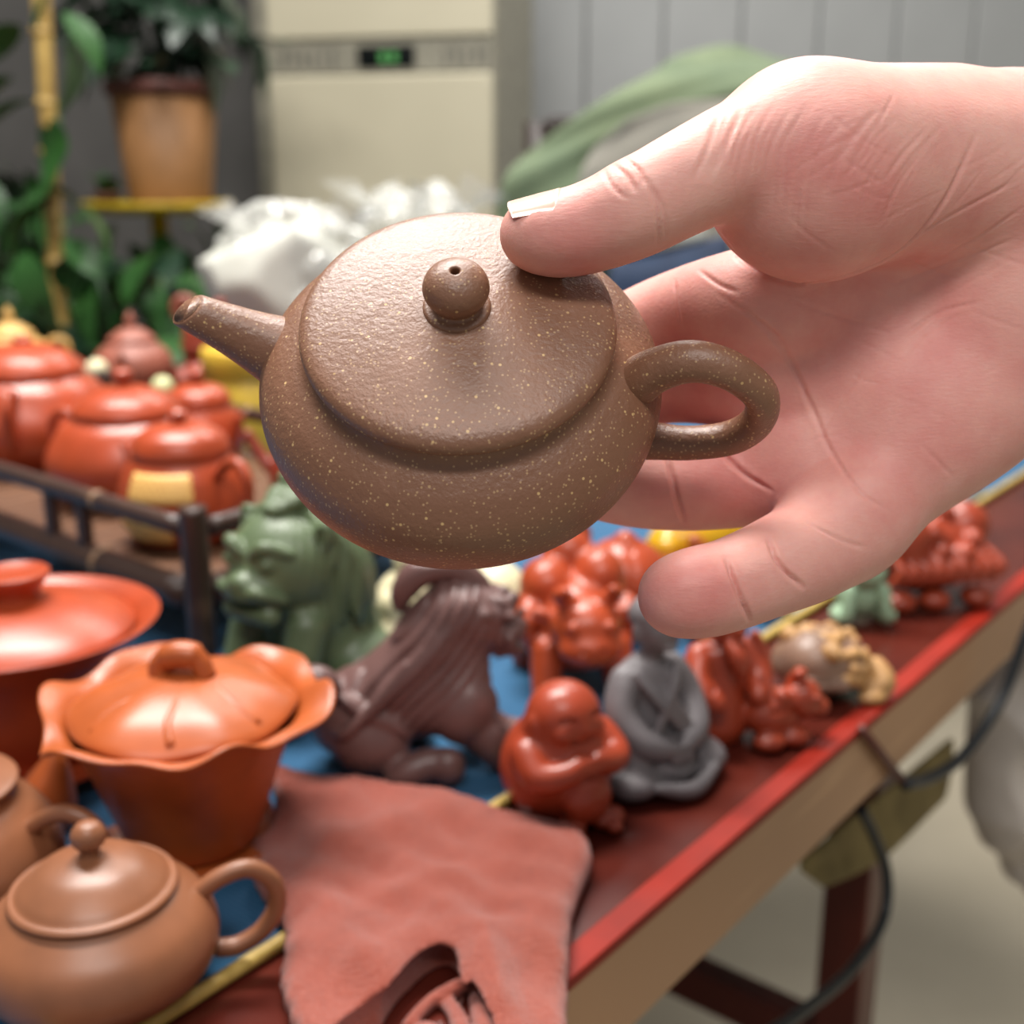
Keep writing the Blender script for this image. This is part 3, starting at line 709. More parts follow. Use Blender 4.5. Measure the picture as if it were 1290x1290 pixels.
sb = [(0,0)] + S([(20,0),(30,4),(37,18),(34,34),(24,44),(20,46)]) + [(0,46)]; sl_ = [(19,46)] + S([(22,46.4),(21,50),(12,57),(6,60)]) + [(0,61)]; sk = S([(3.4,60),(3,63),(5,66),(3,71),(.8,75)]) + [(0,75.4)]
teapot('clay_teapot', 'pinkish brown teapot with pointed lid on the riser', onriser(172, 1.12), math.radians(95), M_pinkbr, sb, sl_, sk, [(30,0,34),(40,0,42),(50,0,40),(52,0,28),(44,0,16),(34,0,12)], [(-30,0,20),(-42,0,30),(-50,0,42)])
teapot('clay_teapot', 'tan yellow teapot with round knob at the end of the riser', onriser(22, 1.16), math.radians(10), M_tan, sb, sl_, sk, [(30,0,34),(40,0,42),(50,0,40),(52,0,28),(44,0,16),(34,0,12)], [(-30,0,20),(-42,0,30),(-50,0,42)])
cb = thing('cream_bowl', 'plain cream bowl standing in front of the tan yellow teapot', 'bowl', onriser(-6, 1.08))
link('bowl', lathe('bowl', [(0,2)] + S([(16,2),(18,0),(22,6),(33,22),(38,38)]) + S([(38.4,39.4),(37,39),(31,24),(20,9)]) + [(0,6)], 48), M_cream, cb)
def flower(label, loc, mat, n=9, sc=1.0, beads=None):
    s = Sdf((-40,-40,-2),(40,40,60),1.6); s.ell((0,0,14),(20,18,16),k=4)
    for i in range(n):
        a = 2.399*i; r_ = 20*math.sqrt((i+.5)/n); s.ell((r_*math.cos(a), r_*math.sin(a), 24+14*(1-r_/20)), 8.5, k=2)
    o = link('clay_flower', s.floor().mesh('clay_flower'), mat); o.location = loc; o.scale = (sc,)*3
    return tag(o, label, 'ornament')
flower('knobbly red clay flower ornament between the tan and pinkish teapots on the riser', onriser(86, 1.08), M_red, 10, .95)
flower('red clay blossom ornament before the banded jar on the riser', onriser(248, 1.075), M_red2, 8, .8)
def ball(label, px, py, y, mat, r_):
    q = PY(px, py, y); o = thing('bead_ornament', label, 'ornament', (q.x, q.y, TZ+rh+.0032))
    h = (q.z-TZ-rh-.0032)*1000
    link('bead', lathe('bead', [(0,h-r_)] + [(r_*math.cos(a), h+r_*math.sin(a)) for a in np.linspace(-1.4,1.4,14)] + [(0,h+r_)], 24), mat, o)
    link('stand', lathe('stand', S([(7,0),(7,2),(3,5),(2.4,max(6,h-r_)),(3,max(7,h-r_+2))]), 20), M_tan, o)
ball('pale cream bead on a slim stand beside the pinkish pointed teapot', 122, 466, 1.06, M_cream, 10)
ball('pale greenish cream bead on a slim stand before the banded jar', 205, 488, 1.055, clay('pale_green_glaze', (214, 214, 160), .3), 10)
def ingot(label, loc, sc, mat):
    def fn(r_, z, a): return r_, z + max(0, z-18)/12*7*math.cos(2*a)
    o = thing('gold_ingot', label, 'ornament', loc, .3)
    link('body', lathe('body', [(0,0)] + S([(20,0),(24,6),(30,18),(38,26)]) + S([(38,28),(34,28),(26,24)]) + [(20,22)], 48, fn), mat, o)
    link('dome', lathe('dome', S([(22,20),(19,28),(11,34)]) + [(0,36)], 32), mat, o); o.scale = (sc,)*3; return o
ingot('shiny gold boat-shaped ingot ornament beside the banded jar', onriser(318, 1.076), 1.0, M_gold)
yb = thing('tea_tin', 'yellow lidded tea tin standing beside the railed bamboo tray', 'tin', upright(PY(322, 600, .98)))
link('body', lathe('body', [(0,0)] + [(36,0),(37,1.5),(37,84),(36,85)] + [(0,85)], 48), M_yellow, yb)
link('lid', lathe('lid', [(0,85.2)] + [(37,85.2),(38,86),(38,106),(36.5,108)] + [(0,108.4)], 48), M_yellow, yb)

# ================================================================== FIGURINES (front = -y)
def fig(name, sdf, mat, label, cat, px, py, rz, sc=1.0, group=None, z=0.0026, parts=()):
    q = T(px, py); o = link(name, sdf.floor().mesh(name, 1), mat)
    o.location = (q.x, q.y, TZ+z); o.rotation_euler.z = math.radians(rz); o.scale = (sc,)*3
    for nm, me, m in parts: link(nm, me, m, o)
    return tag(o, label, cat, group)
rnd = random.Random(3)
# --- green guardian lion, sitting, head turned
s = Sdf((-52,-62,-2),(52,50,118),1.15)
s.ell((0,12,30),(32,30,30),k=6).ell((0,2,56),(27,24,30),k=8).ell((0,-14,76),(27,25,25),k=6)
s.ell((0,-33,68),(16,14,11),k=5).ell((0,-42,73),(7,5,5),k=2)                                  # muzzle and nose
s.cap((-12,-36,57),(12,-36,57),5.5,5.5,3).ell((0,-44,62.5),(13,10,2.6),k=1,sub=True)         # jaw and open mouth
for sx in (-1,1):
    s.ell((11*sx,-31,83),6.5,k=2).ell((12*sx,-36.5,82.5),3.6,k=.6)
    s.tube([(4*sx,-37,86),(11*sx,-36,91),(20*sx,-28,87)],[2.4,3.2,2],1.5)
    s.tube([(3*sx,-43,68),(12*sx,-42,70),(20*sx,-33,66)],[2,3,2],1.2)
    s.ell((24*sx,-10,92),(5,4,9),rot=(0,25*sx,0),k=2).ell((25*sx,-13,92),(2.4,3,6),k=.8,sub=True)
    s.cap((18*sx,-18,46),(20*sx,-32,10),11,9,5).ell((20*sx,-38,6),(11,12,7),k=3)
    for j in (-1,0,1): s.ell(((20+6*j)*sx,-48,5),(3.6,5,4.6),k=1)
    s.ell((30*sx,14,18),(15,22,18),k=5).ell((32*sx,-8,6),(11,16,7),k=3)
for i in range(26):                                                                            # mane strands
    a = math.radians(-100+i*200/25); x0, y0 = 10*math.sin(a), 2-6*math.cos(a)
    R = 27+rnd.uniform(-2,2); zt = rnd.uniform(38,54)
    s.tube([(x0,y0-6,103),(R*.8*math.sin(a),-12+R*.75*math.cos(a)*.9+6,94),(R*1.12*math.sin(a),-2+R*.85*math.cos(a)+3,74),(R*1.22*math.sin(a)+rnd.uniform(-3,3),2+R*.95*math.cos(a),zt)],[1.8,2.7,2.9,1.4],.8)
for i in range(9):
    a = math.radians(-60+i*15); s.tube([(4*math.sin(a),-20,104),(12*math.sin(a),-4,108),(18*math.sin(a),14,98)],[1.5,2.4,2],.8)
s.hair((0,10,76),(44,44,56),lambda X,Y,Z: 15*np.arctan2(X,Y+10)+.06*Z+1.4*np.sin(Z*.07), -2.2)
s.tube([(-18,34,30),(-30,44,48),(-34,38,72),(-28,28,92)],[9,8,7,3],4).tube([(-26,34,60),(-40,34,80),(-36,30,100)],[5,5,3],2).ell((-36,28,104),5,k=2)
fig('lion_figurine', s, M_green, 'green clay guardian lion figurine with combed mane', 'figurine', 390.1, 881.3, -34, .95)

# --- purple-brown crouching lion with flowing mane, facing +x
s = Sdf((-60,-36,-2),(62,36,100),1.1)
s.ell((-24,2,24),(24,22,21),k=6).cap((-20,2,28),(16,0,34),18,17,8).ell((18,-2,36),(19,18,20),k=8)
s.cap((18,-2,46),(27,-2,66),15,12,8).ell((32,-4,74),(15,13,14),k=5).ell((44,-5,66),(9,9,8),k=4).ell((50,-5,69),(4.5,5,4),k=2)
s.cap((42,-5,58),(50,-5,57),4.5,3.5,2).ell((50,-5,61.6),(9,7,1.6),k=.5,sub=True)
for sy in (-1,1):
    s.ell((40,-4+8*sy,77),4.2,k=1.5).tube([(36,-4+5*sy,83),(43,-4+8*sy,82),(46,-4+9*sy,77)],[2,2.6,1.6],1)
    s.ell((26,-4+12*sy,80),(4,3,6),k=1.5)
    s.cap((22,10*sy,26),(40,15*sy,10),10,7,4).ell((46,15*sy,6),(12,7.5,6.5),k=3)
    for j in (-1,0,1): s.ell((56,15*sy+4.4*j,5),(4,3,4),k=.8)
    s.ell((-18,14*sy,16),(17,11,15),k=5).ell((0,20*sy,6),(13,7,6),k=3)
s.ell((10,-2,60),(17,18,30),rot=(0,32,0),k=5).ell((-6,-1,44),(20,19,14),rot=(0,-35,0),k=6).ell((22,-3,76),(15,15,14),k=4)
s.hair((4,-2,60),(44,40,46),lambda X,Y,Z: .62*(X*.80-Z*.60)+1.4*np.sin(Y*.12)+1.2*np.sin((X+Z)*.06), -1.7)
for sy in (-1,1):
    for i in range(5): s.tube([(26-7*i,-4+(13+i*.8)*sy,82-6*i),(10-7*i,(18+i*.6)*sy-2,62-6*i),(-6-6*i,(19+i*.4)*sy-1,46-5*i),(-16-5*i,17*sy,38-3*i)],[1.6,2.4,2.4,.8],.5)
s.ell((25,-13,31),(15,12,17),rot=(0,25,0),k=2).ell((37,-18,17),(8,7,11),k=3)
s.tube([(34,-2,88),(20,-2,97),(6,-2,95),(-2,-2,86),(-4,-2,78)],[4,6,6.5,5,2],2)
for i in range(24):
    s.ell((rnd.uniform(34,52), -5+rnd.uniform(-12,12), rnd.uniform(62,86)), rnd.uniform(2,3.4), k=1.2)
s.tube([(-40,0,26),(-50,-4,34),(-50,-12,46),(-40,-16,50),(-34,-14,44)],[7,7.5,7,5.5,3],3)
for i in range(6): s.tube([(-34+3*i,-14,44-i),(-28+4*i,-19,40-2*i),(-22+4*i,-21,33-2*i)],[1.2,2.2,1],.6)
s.ell((2,-24,8),(16,8,8),rot=(0,-20,10),k=3).ell((16,-25,9),(8,7.5,9),k=3).ell((34,-17,24),4.2,k=1)
fig('lion_figurine', s, M_purple, 'dark purple-brown crouching lion figurine with flowing mane', 'figurine', 519.0, 964.8, 6, .92)

# --- laughing round monk (vermilion)
s = Sdf((-30,-32,-2),(30,30,62),.8)
s.ell((0,2,22),(24,22,24),k=4).ell((0,-2,44),(15.5,15,15),k=5)
s.ell((0,-14.5,44),(2.6,3.4,2.6),k=1.5).tube([(-6.5,-14,39.5),(0,-16.5,37.6),(6.5,-14,39.5)],.9,.8,True)
for sx in (-1,1):
    s.tube([(3*sx,-15,47.5),(6.5*sx,-14,48.4),(9.5*sx,-11.6,47)],.7,.6,True).ell((8*sx,-12.5,42.5),(4,3.6,3.4),k=2)
    s.ell((15*sx,-2,42),(2.6,4,6.5),k=1.5)
    s.tube([(18*sx,-2,33),(19*sx,-12,27),(11*sx,-18,28),(4*sx,-19,31)],[6.5,5.6,4.6,3.8],2)
    for j in range(4): s.cap(((7-2.2*j)*sx*.8,-21,32.5),((6-2.0*j)*sx*.7,-22.5,29),1.5,1.3,.5)
    s.tube([(12*sx,-10,33),(17*sx,-18,18),(12*sx,-21,4)],1.0,.8,True)
    s.ell((10*sx,-19,4),(8,6,4.2),k=2).ell((9*sx,-25,3),(3.6,3.6,2.8),k=1)
s.ell((0,-19,15),(11,6.5,10),k=2).ell((0,-25.8,15),1.1,k=.5,sub=True)
fig('monk_figurine', s, M_red3, 'small vermilion round-bellied laughing monk figurine', 'figurine', 704.3, 1024.8, 34, .98, z=.0006)

# --- grey seated monk
s = Sdf((-36,-36,-2),(36,34,92),.9)
s.ell((0,2,9),(30,26,11),k=4).cap((0,4,14),(0,3,42),18,13,6).ell((0,3,50),(16,11,9),k=5)
s.cap((0,2,56),(0,0,64),5.5,5.5,2).ell((0,-2,74),(10,11,12.4),k=2).ell((0,1,78.5),(11,11.4,9),k=1)
s.ell((0,-12.5,73),(1.7,2.2,3),k=1).ell((0,-10.5,66.5),(4,3,2.2),k=1.2)
for sx in (-1,1):
    s.tube([(2*sx,-11.6,76.4),(5*sx,-11,77),(7.6*sx,-8.6,75.8)],.6,.5,True).ell((10.2*sx,0,72),(1.7,2.6,5),k=.8)
    s.tube([(14*sx,3,50),(20*sx,-2,36),(16*sx,-12,25),(5*sx,-18,21)],[6.4,6.6,6,4],2.5)
    s.tube([(18*sx,-2,32),(21*sx,-8,20),(17*sx,-16,12)],[4,5,3],2)
    s.ell((21*sx,-9,8),(13,15,8),k=4)
    for j in range(4): s.tube([(24*sx-4*j*sx,-4-4*j,15),(16*sx-3*j*sx,-17-2*j,12),(4*sx,-23-j,9-1.6*j)],.7,.6,True)
for j in range(4): s.cap((-5,-20-j*.4,22.5-2*j),(5,-20.6-j*.4,22-2*j),1.6,1.6,.5)
for j in range(3): s.tube([(-13+3.4*j,-3,54),(-7+4*j,-12.5,42),(4+3*j,-15,28)],1.7,1)
s.tube([(8,-7,56),(1,-12.5,46),(-8,-13,30)],2.2,1); s.tube([(-16,-24,8),(0,-29,5),(18,-24,8)],[2.5,3.5,2.5],1.5)
fig('monk_figurine', s, M_grey, 'dark grey seated monk figurine in draped robe', 'figurine', 817.4, 976.1, 36, .93, z=.0006)

# --- vermilion bull: rounded head with small horns, humped body behind
s = Sdf((-42,-46,-2),(42,52,92),1.2)
s.ell((0,16,34),(30,32,28),k=6).ell((-16,18,56),(15,17,16),k=4).ell((15,20,58),(15,17,18),k=4).ell((0,34,66),(16,14,18),k=4)
s.ell((0,-18,44),(20,19,17),k=3).ell((0,-31,36),(17,11,10),k=4).tube([(-10,-40,33),(0,-43,31),(10,-40,33)],1.2,.8,True)
for sx in (-1,1):
    s.ell((6*sx,-41,38),(2,2,1.6),k=.6,sub=True).ell((10*sx,-33,49),3.6,k=1).tube([(9*sx,-20,58),(15*sx,-22,64),(12*sx,-28,68)],[5,4,2.2],1.5)
    s.ell((22*sx,-14,50),(8,3.6,4),rot=(0,-20*sx,0),k=1.5)
    s.cap((19*sx,-6,26),(21*sx,-16,6),10,8,3).cap((24*sx,32,26),(25*sx,36,6),11,8,3).ell((28*sx,8,38),(9,16,15),k=4)
s.tube([(-6,46,48),(4,50,62),(10,44,76),(6,36,84)],[4,4,5,3],2)
fig('bull_figurine', s, M_red, 'orange-red bull figurine with round muzzle behind the grey monk', 'figurine', 728, 872, 8, .88)

# --- large round orange vessel figure behind the bull (peach pot)
s = Sdf((-36,-36,-2),(36,36,70),1.4)
s.ell((0,0,32),(32,30,32),k=4).tube([(0,-30,6),(0,-33,30),(0,-22,54),(0,-4,66)],1.4,1.5,True).ell((0,-2,62),(7,7,8),k=6)
for sx in (-1,1): s.ell((20*sx,-22,10),(14,6,9),rot=(0,20*sx,0),k=1.5)
fig('peach_ornament', s, M_red, 'smooth orange clay peach ornament behind the bull figurine', 'ornament', 783.2, 800.7, 10, .85)

# --- vermilion sage leaning on a beast
s = Sdf((-38,-34,-2),(46,34,84),1.0)
s.cap((-10,4,10),(-8,2,40),19,13,5).ell((-8,2,48),(14,11,8),k=4).cap((-8,1,52),(-8,-1,58),5,5,2).ell((-8,-4,66),(10,10.5,12),k=2)
s.ell((-8,-14,65),(2,2.6,3),k=1).tube([(-12,-13,58),(-9,-17,50),(-8,-17,40)],[3,4.4,1.6],1.5).ell((-8,2,74),(11,10,6),k=1.5)
for sx in (-1,1):
    s.ell((-8+10.4*sx,-2,65),(1.8,2.6,5),k=.8).tube([(-8+4*sx,-13,68),(-8+8*sx,-11,68.6)],.7,.6,True)
    s.tube([(-8+13*sx,2,48),(-8+18*sx,-6,36),(-8+12*sx,-17,28)],[6.5,6.6,4.6],2.5)
    s.tube([(-8+12*sx,-12,50),(-8+15*sx,-16,34),(-8+11*sx,-18,14)],1.2,.8,True)
s.tube([(10,-2,56),(14,-6,40),(8,-16,26)],[3,4,3],1)
s.ell((18,-10,14),(20,14,13),rot=(0,8,20),k=3).ell((32,-16,22),(11,10,11),k=3).ell((40,-20,18),(6,6,5),k=2).tube([(28,-12,30),(30,-16,36),(26,-20,38)],[3.4,3.6,1.8],1)
s.ell((35,-25,25),2.6,k=.8).ell((24,-24,5),(9,6,5),k=2).ell((8,-24,5),(9,7,5),k=2).tube([(10,-22,20),(22,-22,20),(30,-20,12)],1.1,.7,True).ell((18,-18,26),(5,5,5),k=2)
fig('sage_figurine', s, M_red3, 'vermilion bearded sage figurine leaning on a small beast', 'figurine', 920.9, 925.4, 22, .86, z=.0006)

# --- tan three-legged toad
s = Sdf((-40,-34,-2),(40,34,56),.95)
s.ell((0,2,20),(31,26,20),k=4).ell((-14,-6,26),(17,20,17),k=5).cap((-26,-22,18),(-4,-27,16),4,4,3)
s.tube([(-32,-10,17),(-24,-24,19.5),(-2,-28,18)],.9,.8,True)
tan = s.like()
for i in range(95):
    a = rnd.uniform(0,6.28); c = rnd.uniform(-.35,1.0); x = 31*math.cos(a)*math.sqrt(1-min(.98,abs(c))**2); y = 2+26*math.sin(a)*math.sqrt(1-min(.98,abs(c))**2); z = 20+20*c
    if x > -8 or z > 34: tan.ell((x,y,z), rnd.uniform(2.4,4.6), k=1.5)
for q_ in ((-10,-22,36),(-20,6,38)): tan.ell(q_,6.4,k=1.5).ell((q_[0],q_[1]-5,q_[2]+.5),3.4,k=.4).ell((q_[0],q_[1]-8.2,q_[2]+.5),1.8,k=.4,sub=True)
tan.tube([(22,-20,6),(30,-22,10),(30,-14,18)],[6,7,6],2).ell((20,-26,4),(10,6,4.4),k=2)
M_toad = clay('tan_brown_toad', (188, 142, 88), .5, .5); M_toadface = clay('grey_brown_clay', (140, 110, 92), .4, .2)
fig('toad_figurine', s, M_toadface, 'warty tan toad figurine with grey-brown face near the table edge', 'figurine', 1031.9, 872.9, 22, .80, z=.0008, parts=[('warty_skin', tan.floor().mesh('warty_skin',1), M_toad)])

# --- red ornate beast at the far end
s = Sdf((-46,-36,-2),(46,36,72),1.3)
s.ell((0,2,28),(36,24,24),k=5).ell((-22,-10,40),(18,17,18),k=4).ell((26,2,42),(16,15,16),k=4)
for i in range(40):
    a = rnd.uniform(0,6.28); c = rnd.uniform(-.1,1); w_ = math.sqrt(1-c*c); s.ell((38*math.cos(a)*w_, 2+26*math.sin(a)*w_, 28+27*c), rnd.uniform(4,7.4), k=1.4)
for i in range(9): s.tube([(-34+8*i,-22,34),(-30+8*i,-28,26),(-36+8*i,-27,18)],[2,3.4,2],1)
for x in (-26,-4,24): s.ell((x,-22,6),(10,9,6.5),k=2)
fig('beast_figurine', s, M_red3, 'vermilion curly-maned beast figurine at the far end of the table', 'figurine', 1158, 752, 12, 1.0, z=.0006)

# --- small pale green figure, yellow duck shape, plum seal, cream gourds, slate and yellow pieces
def small(name, label, px, py, mat, prims, sc=1.0, rz=0, cat='figurine', group=None, h=1.1):
    s = Sdf((-36,-36,-2),(36,36,76),h)
    for p_ in prims:
        if p_[0] == 'e': s.ell(p_[1], p_[2], k=p_[3] if len(p_) > 3 else 2)
        else: s.tube(p_[1], p_[2], p_[3] if len(p_) > 3 else 2)
    return fig(name, s, mat, label, cat, px, py, rz, sc, group)
E = lambda c, r_, k=2: ('e', c, r_, k)
small('frog_figurine', 'pale mint green clay figurine beside the vermilion beast', 1082.0, 783.7, M_mint, [E((0,4,18),(18,18,18)),E((0,-6,38),(15,14,12),4),E((-8,-10,49),5),E((8,-10,49),5),E((-16,-8,6),(8,12,6)),E((16,-8,6),(8,12,6)),('t',[(-12,-12,26),(-14,-18,8)],[5,4]),('t',[(12,-12,26),(14,-18,8)],[5,4])], .78)
small('duck_figurine', 'small yellow clay figurine behind the warty toad', 898.8, 814.6, M_yellow, [E((0,4,16),(18,22,16)),E((0,-10,40),(12,12,12),5),('t',[(0,-4,26),(0,-8,36)],[9,9]),('t',[(0,-20,38),(0,-27,37)],[5,3]),('t',[(0,22,20),(0,30,28)],[6,3]),E((-17,6,18),(5,14,9)),E((17,6,18),(5,14,9))], .75)
small('turtle_figurine', 'small dark plum clay figurine beside the pale mint figurine', 947.9, 770.3, M_plum, [E((0,0,16),(22,24,14)),E((0,-26,18),(8,9,8),3),E((-18,-14,6),(8,9,6)),E((18,-14,6),(8,9,6)),E((-17,16,6),(8,9,6)),E((17,16,6),(8,9,6))], .8)
GOURD = [E((0,0,20),(19,19,20)),E((0,0,46),(12,12,12),4),('t',[(0,0,56),(2,0,62),(6,0,65)],[3,2.4,2])]
small('gourd_ornament', 'cream clay gourd ornament between the two lions', 498, 842, M_cream, GOURD, .72, 0, 'ornament')
small('gourd_ornament', 'cream clay gourd ornament farther back behind the purple lion', 522.0, 800.0, M_cream, [E((0,0,22),(26,24,22)),E((0,0,50),(13,13,12),6),('t',[(0,0,58),(-3,0,66)],[3,2])], .85, 40, 'ornament')
small('egg_ornament', 'smooth cream egg-shaped ornament beside the orange bull', 622.0, 800.0, M_cream, [E((0,0,24),(24,24,24)),E((0,0,4),(14,14,4)),E((0,0,50),(5,5,5),3)], .85, 0, 'ornament')
small('egg_ornament', 'smooth cream rounded ornament beside the green lion mane', 576.6, 766.4, M_cream, [E((0,0,26),(26,24,26)),E((0,0,4),(15,15,4)),E((0,0,53),(6,6,5),3)], .8, 0, 'ornament')
small('fish_figurine', 'golden yellow clay figurine behind the orange-red bull', 880, 740, M_gold, [E((0,0,22),(34,16,20),3),('t',[(26,0,24),(33,0,36)],[8,4]),('t',[(-4,0,40),(6,0,48)],[5,3]),E((-26,-6,26),(7,9,7)),E((0,0,5),(18,14,5))], 1.15, 25)
small('mountain_ornament', 'blue-grey clay ornament behind the golden yellow figurine', 935, 715, M_slate, [('t',[(-14,0,10),(-10,0,46)],[14,4]),('t',[(6,0,10),(8,2,62)],[17,4]),('t',[(20,0,8),(22,-2,34)],[12,3])], 1.0, 0, 'ornament')
small('squirrel_figurine', 'orange clay figurine between the bull and the golden yellow figurine', 845.2, 766.7, M_orange, [E((0,0,14),(20,18,14)),E((-4,-12,30),(11,11,11),4),('t',[(14,6,12),(24,8,32),(16,6,48)],[7,8,5]),E((-10,-14,40),3.5),E((2,-14,40),3.5)], .8, 0)
small('rabbit_figurine', 'off-white clay figurine near the vermilion beast', 1085, 700, M_cream, [E((0,4,16),(18,20,16)),E((0,-14,30),(11,11,11),4),('t',[(-4,-12,38),(-6,-6,58)],[4,3]),('t',[(4,-12,38),(6,-6,58)],[4,3]),E((0,24,16),6)], .9, 30)

# --- pale box and grey card at the end of the runner
bx_ = link('card_box', boxmesh('card_box', (-.09,-.07,0), (.09,.07,.035), .003), plain('beige_card', (224, 212, 186), .7), None, False)
q = T(1275, 590); u_, v_ = uv(q); q = tab(max(u_, .62), SV+.09+.012); bx_.location = (q.x, q.y, TZ+.0026); bx_.rotation_euler.z = ANG
tag(bx_, 'pale beige card box beside the vermilion beast figurine', 'box')
gc_ = link('grey_card', boxmesh('grey_card', (-.035,-.02,0), (.035,.02,.006), .001), plain('grey_white_card', (190, 194, 192), .5), None, False)
q = T(1188.9, 629.3); gc_.location = (q.x, q.y, TZ+.0026); gc_.rotation_euler.z = ANG; tag(gc_, 'small grey-white card lying near the beige box', 'card')

# ================================================================== CABLE, HANGING CLOTH
M_cable = plain('black_rubber', (30, 34, 38), .45)
def wp(px, py, u_off): # point on the vertical plane a little outside the table edge
    r_ = ray(px, py); n = V_; t_ = ((EA - V_*u_off) - CAM).dot(n)/r_.dot(n); return CAM + r_*t_
pts = [wp(1330,720,.03), wp(1296,790,.024), wp(1262,880,.018), wp(1215,950,.014), wp(1172,980,.011), wp(1140,988,.010)]
rr = [Vector(p)*1000 for p in pts]
cb1 = link('power_cable', sweep('power_cable', spline(rr, 8), 3.3, 12), M_cable)
tag(cb1, 'thick black cable looping from the table edge up past the grey fabric', 'cable')
plug = link('cable_tie', sweep('cable_tie', [Vector(wp(1085,918,.007))*1000, Vector(wp(1112,952,.0075))*1000, Vector(wp(1138,985,.008))*1000], [2.2,2.2,2.6], 10), plain('red_brown_rubber', (96, 44, 34), .5), cb1)
def wq(px, py, v_):
    r_ = ray(px, py); t_ = ((EA + V_*v_) - CAM).dot(V_)/r_.dot(V_); return CAM + r_*t_
pts = [wq(1085,1020,.03), wq(1100,1050,.026), wq(1117,1100,.02), wq(1112,1160,.015), wq(1070,1225,.012), wq(1010,1275,.010), wq(960,1310,.01), wq(880,1370,.01)]
cb2 = link('power_cable', sweep('power_cable', spline([Vector(p)*1000 for p in pts], 8), 3.3, 12), M_cable)
tag(cb2, 'thick black cable hanging down in front of the red table leg', 'cable')
M_olive = plain('olive_cloth', (128, 112, 68), .9, (104, 90, 52), 30, 700, .3, .0006)
def sheet(name, corners, nu, nv, mat, thick, wob, label, cat, seed=0):
    """corners: grid rows of world points, bicubic-ish interpolation"""
    R_ = np.random.default_rng(seed); rows = [np.array(spline([tuple(p) for p in row], 6)) for row in corners]
    cols = [np.array(spline([tuple(r_[i]) for r_ in rows], 6)) for i in range(len(rows[0]))]
    G = np.stack(cols, 1); n0, n1 = G.shape[:2]
    du = np.gradient(G, axis=0); dv = np.gradient(G, axis=1); N = np.cross(du, dv); N /= np.maximum(np.linalg.norm(N, axis=2),1e-9)[:,:,None]
    I, J = np.meshgrid(np.arange(n0), np.arange(n1), indexing='ij')
    d = sum(R_.uniform(.4,1)*np.sin(I*R_.uniform(.2,.9)+J*R_.uniform(-.9,.9)+R_.uniform(0,6)) for _ in range(5))*wob
    G = G + N*d[:,:,None]; v = G.reshape(-1,3); f = [(i*n1+j, i*n1+j+1, (i+1)*n1+j+1, (i+1)*n1+j) for i in range(n0-1) for j in range(n1-1)]
    o = link(name, pydata(name, v, f), mat); so = o.modifiers.new('s','SOLIDIFY'); so.thickness = thick; so.offset = 0
    sb_ = o.modifiers.new('b','SUBSURF'); sb_.levels = 1; sb_.render_levels = 1
    return tag(o, label, cat)
sheet('olive_cloth', [[wq(1000,1085,.05), wq(1090,1015,.05), wq(1200,925,.05)], [wq(1012,1100,.048), wq(1110,1050,.046), wq(1200,975,.048)], [wq(1035,1118,.05), wq(1120,1075,.044), wq(1190,1005,.05)]], 6, 6, M_olive, .003, .0012, 'olive-brown cloth hanging below the table edge', 'cloth', 2)
# light grey trouser leg beside the table (seen from the knee down past the edge)
M_grey_f = plain('light_grey_fabric', (226, 216, 206), .9, (206, 196, 186), 14, 500, .3, .0008)
s = Sdf((-130,-110,-190),(190,110,190),3.5)
s.ell((15,0,20),(118,80,172),rot=(0,-12,0),k=10).ell((60,10,110),(110,80,76),k=20)
s.hair((0,0,0),(200,200,260),lambda X,Y,Z: .035*Z+.02*X+1.3*np.sin(X*.03+Z*.012), 9).hair((0,0,0),(200,200,260),lambda X,Y,Z: .05*X-.018*Z+1.1*np.sin(Z*.035), 6)
q = PY(1345, 955, .98)
lg = link('grey_fabric', s.mesh('grey_fabric', 2), M_grey_f); lg.location = (q.x, q.y, q.z-.02)
tag(lg, 'light grey wrinkled fabric bundle hanging under the table', 'fabric')

# ================================================================== THE ROOM
def boxo(name, lo, hi, mat, bev=0, parent=None): return link(name, boxmesh(name, lo, hi, bev), mat, parent, False)
WY = 3.3
M_floor = plain('beige_floor', (176, 166, 146), .35, (164, 154, 134), 3)
M_wall = plain('dark_grey_paint', (96, 94, 92), .8, (84, 82, 80), 5); M_panel = plain('grey_metal_panel', (158, 160, 160), .5, (150, 152, 152), 3)
fl_ = struct(boxo('floor', (-3.2,-2.2,-.05), (3.2,WY+.1,0), M_floor))
M_grout = plain('grout', (140, 132, 118), .8)
M_wall_r = None
wb = struct(boxo('wall_back', (-3.2,WY,0), (3.2,WY+.1,2.7), M_wall))
pm = boxmesh('panel', (-.0985,-.018,0), (.0985,0,2.7), .006)
x = PY(640,100,WY).x
while x < 3.1:
    o = link('panel', pm, M_panel, wb, False); o.location = (x+.1, WY, 0); x += .2
struct(boxo('wall_left', (-3.3,-2.2,0), (-3.2,WY+.1,2.7), plain('grey_paint', (150,148,144), .8)))
struct(boxo('wall_right', (3.2,-2.2,0), (3.3,WY+.1,2.7), plain('warm_white_paint', (214,206,190), .8)))
# corner post of the back wall behind the plants, in the wall's own grey
dc = struct(boxo('trim_1', (PY(268,100,WY).x,WY-.05,0), (PY(326,100,WY).x,WY,2.7), M_wall, .004))

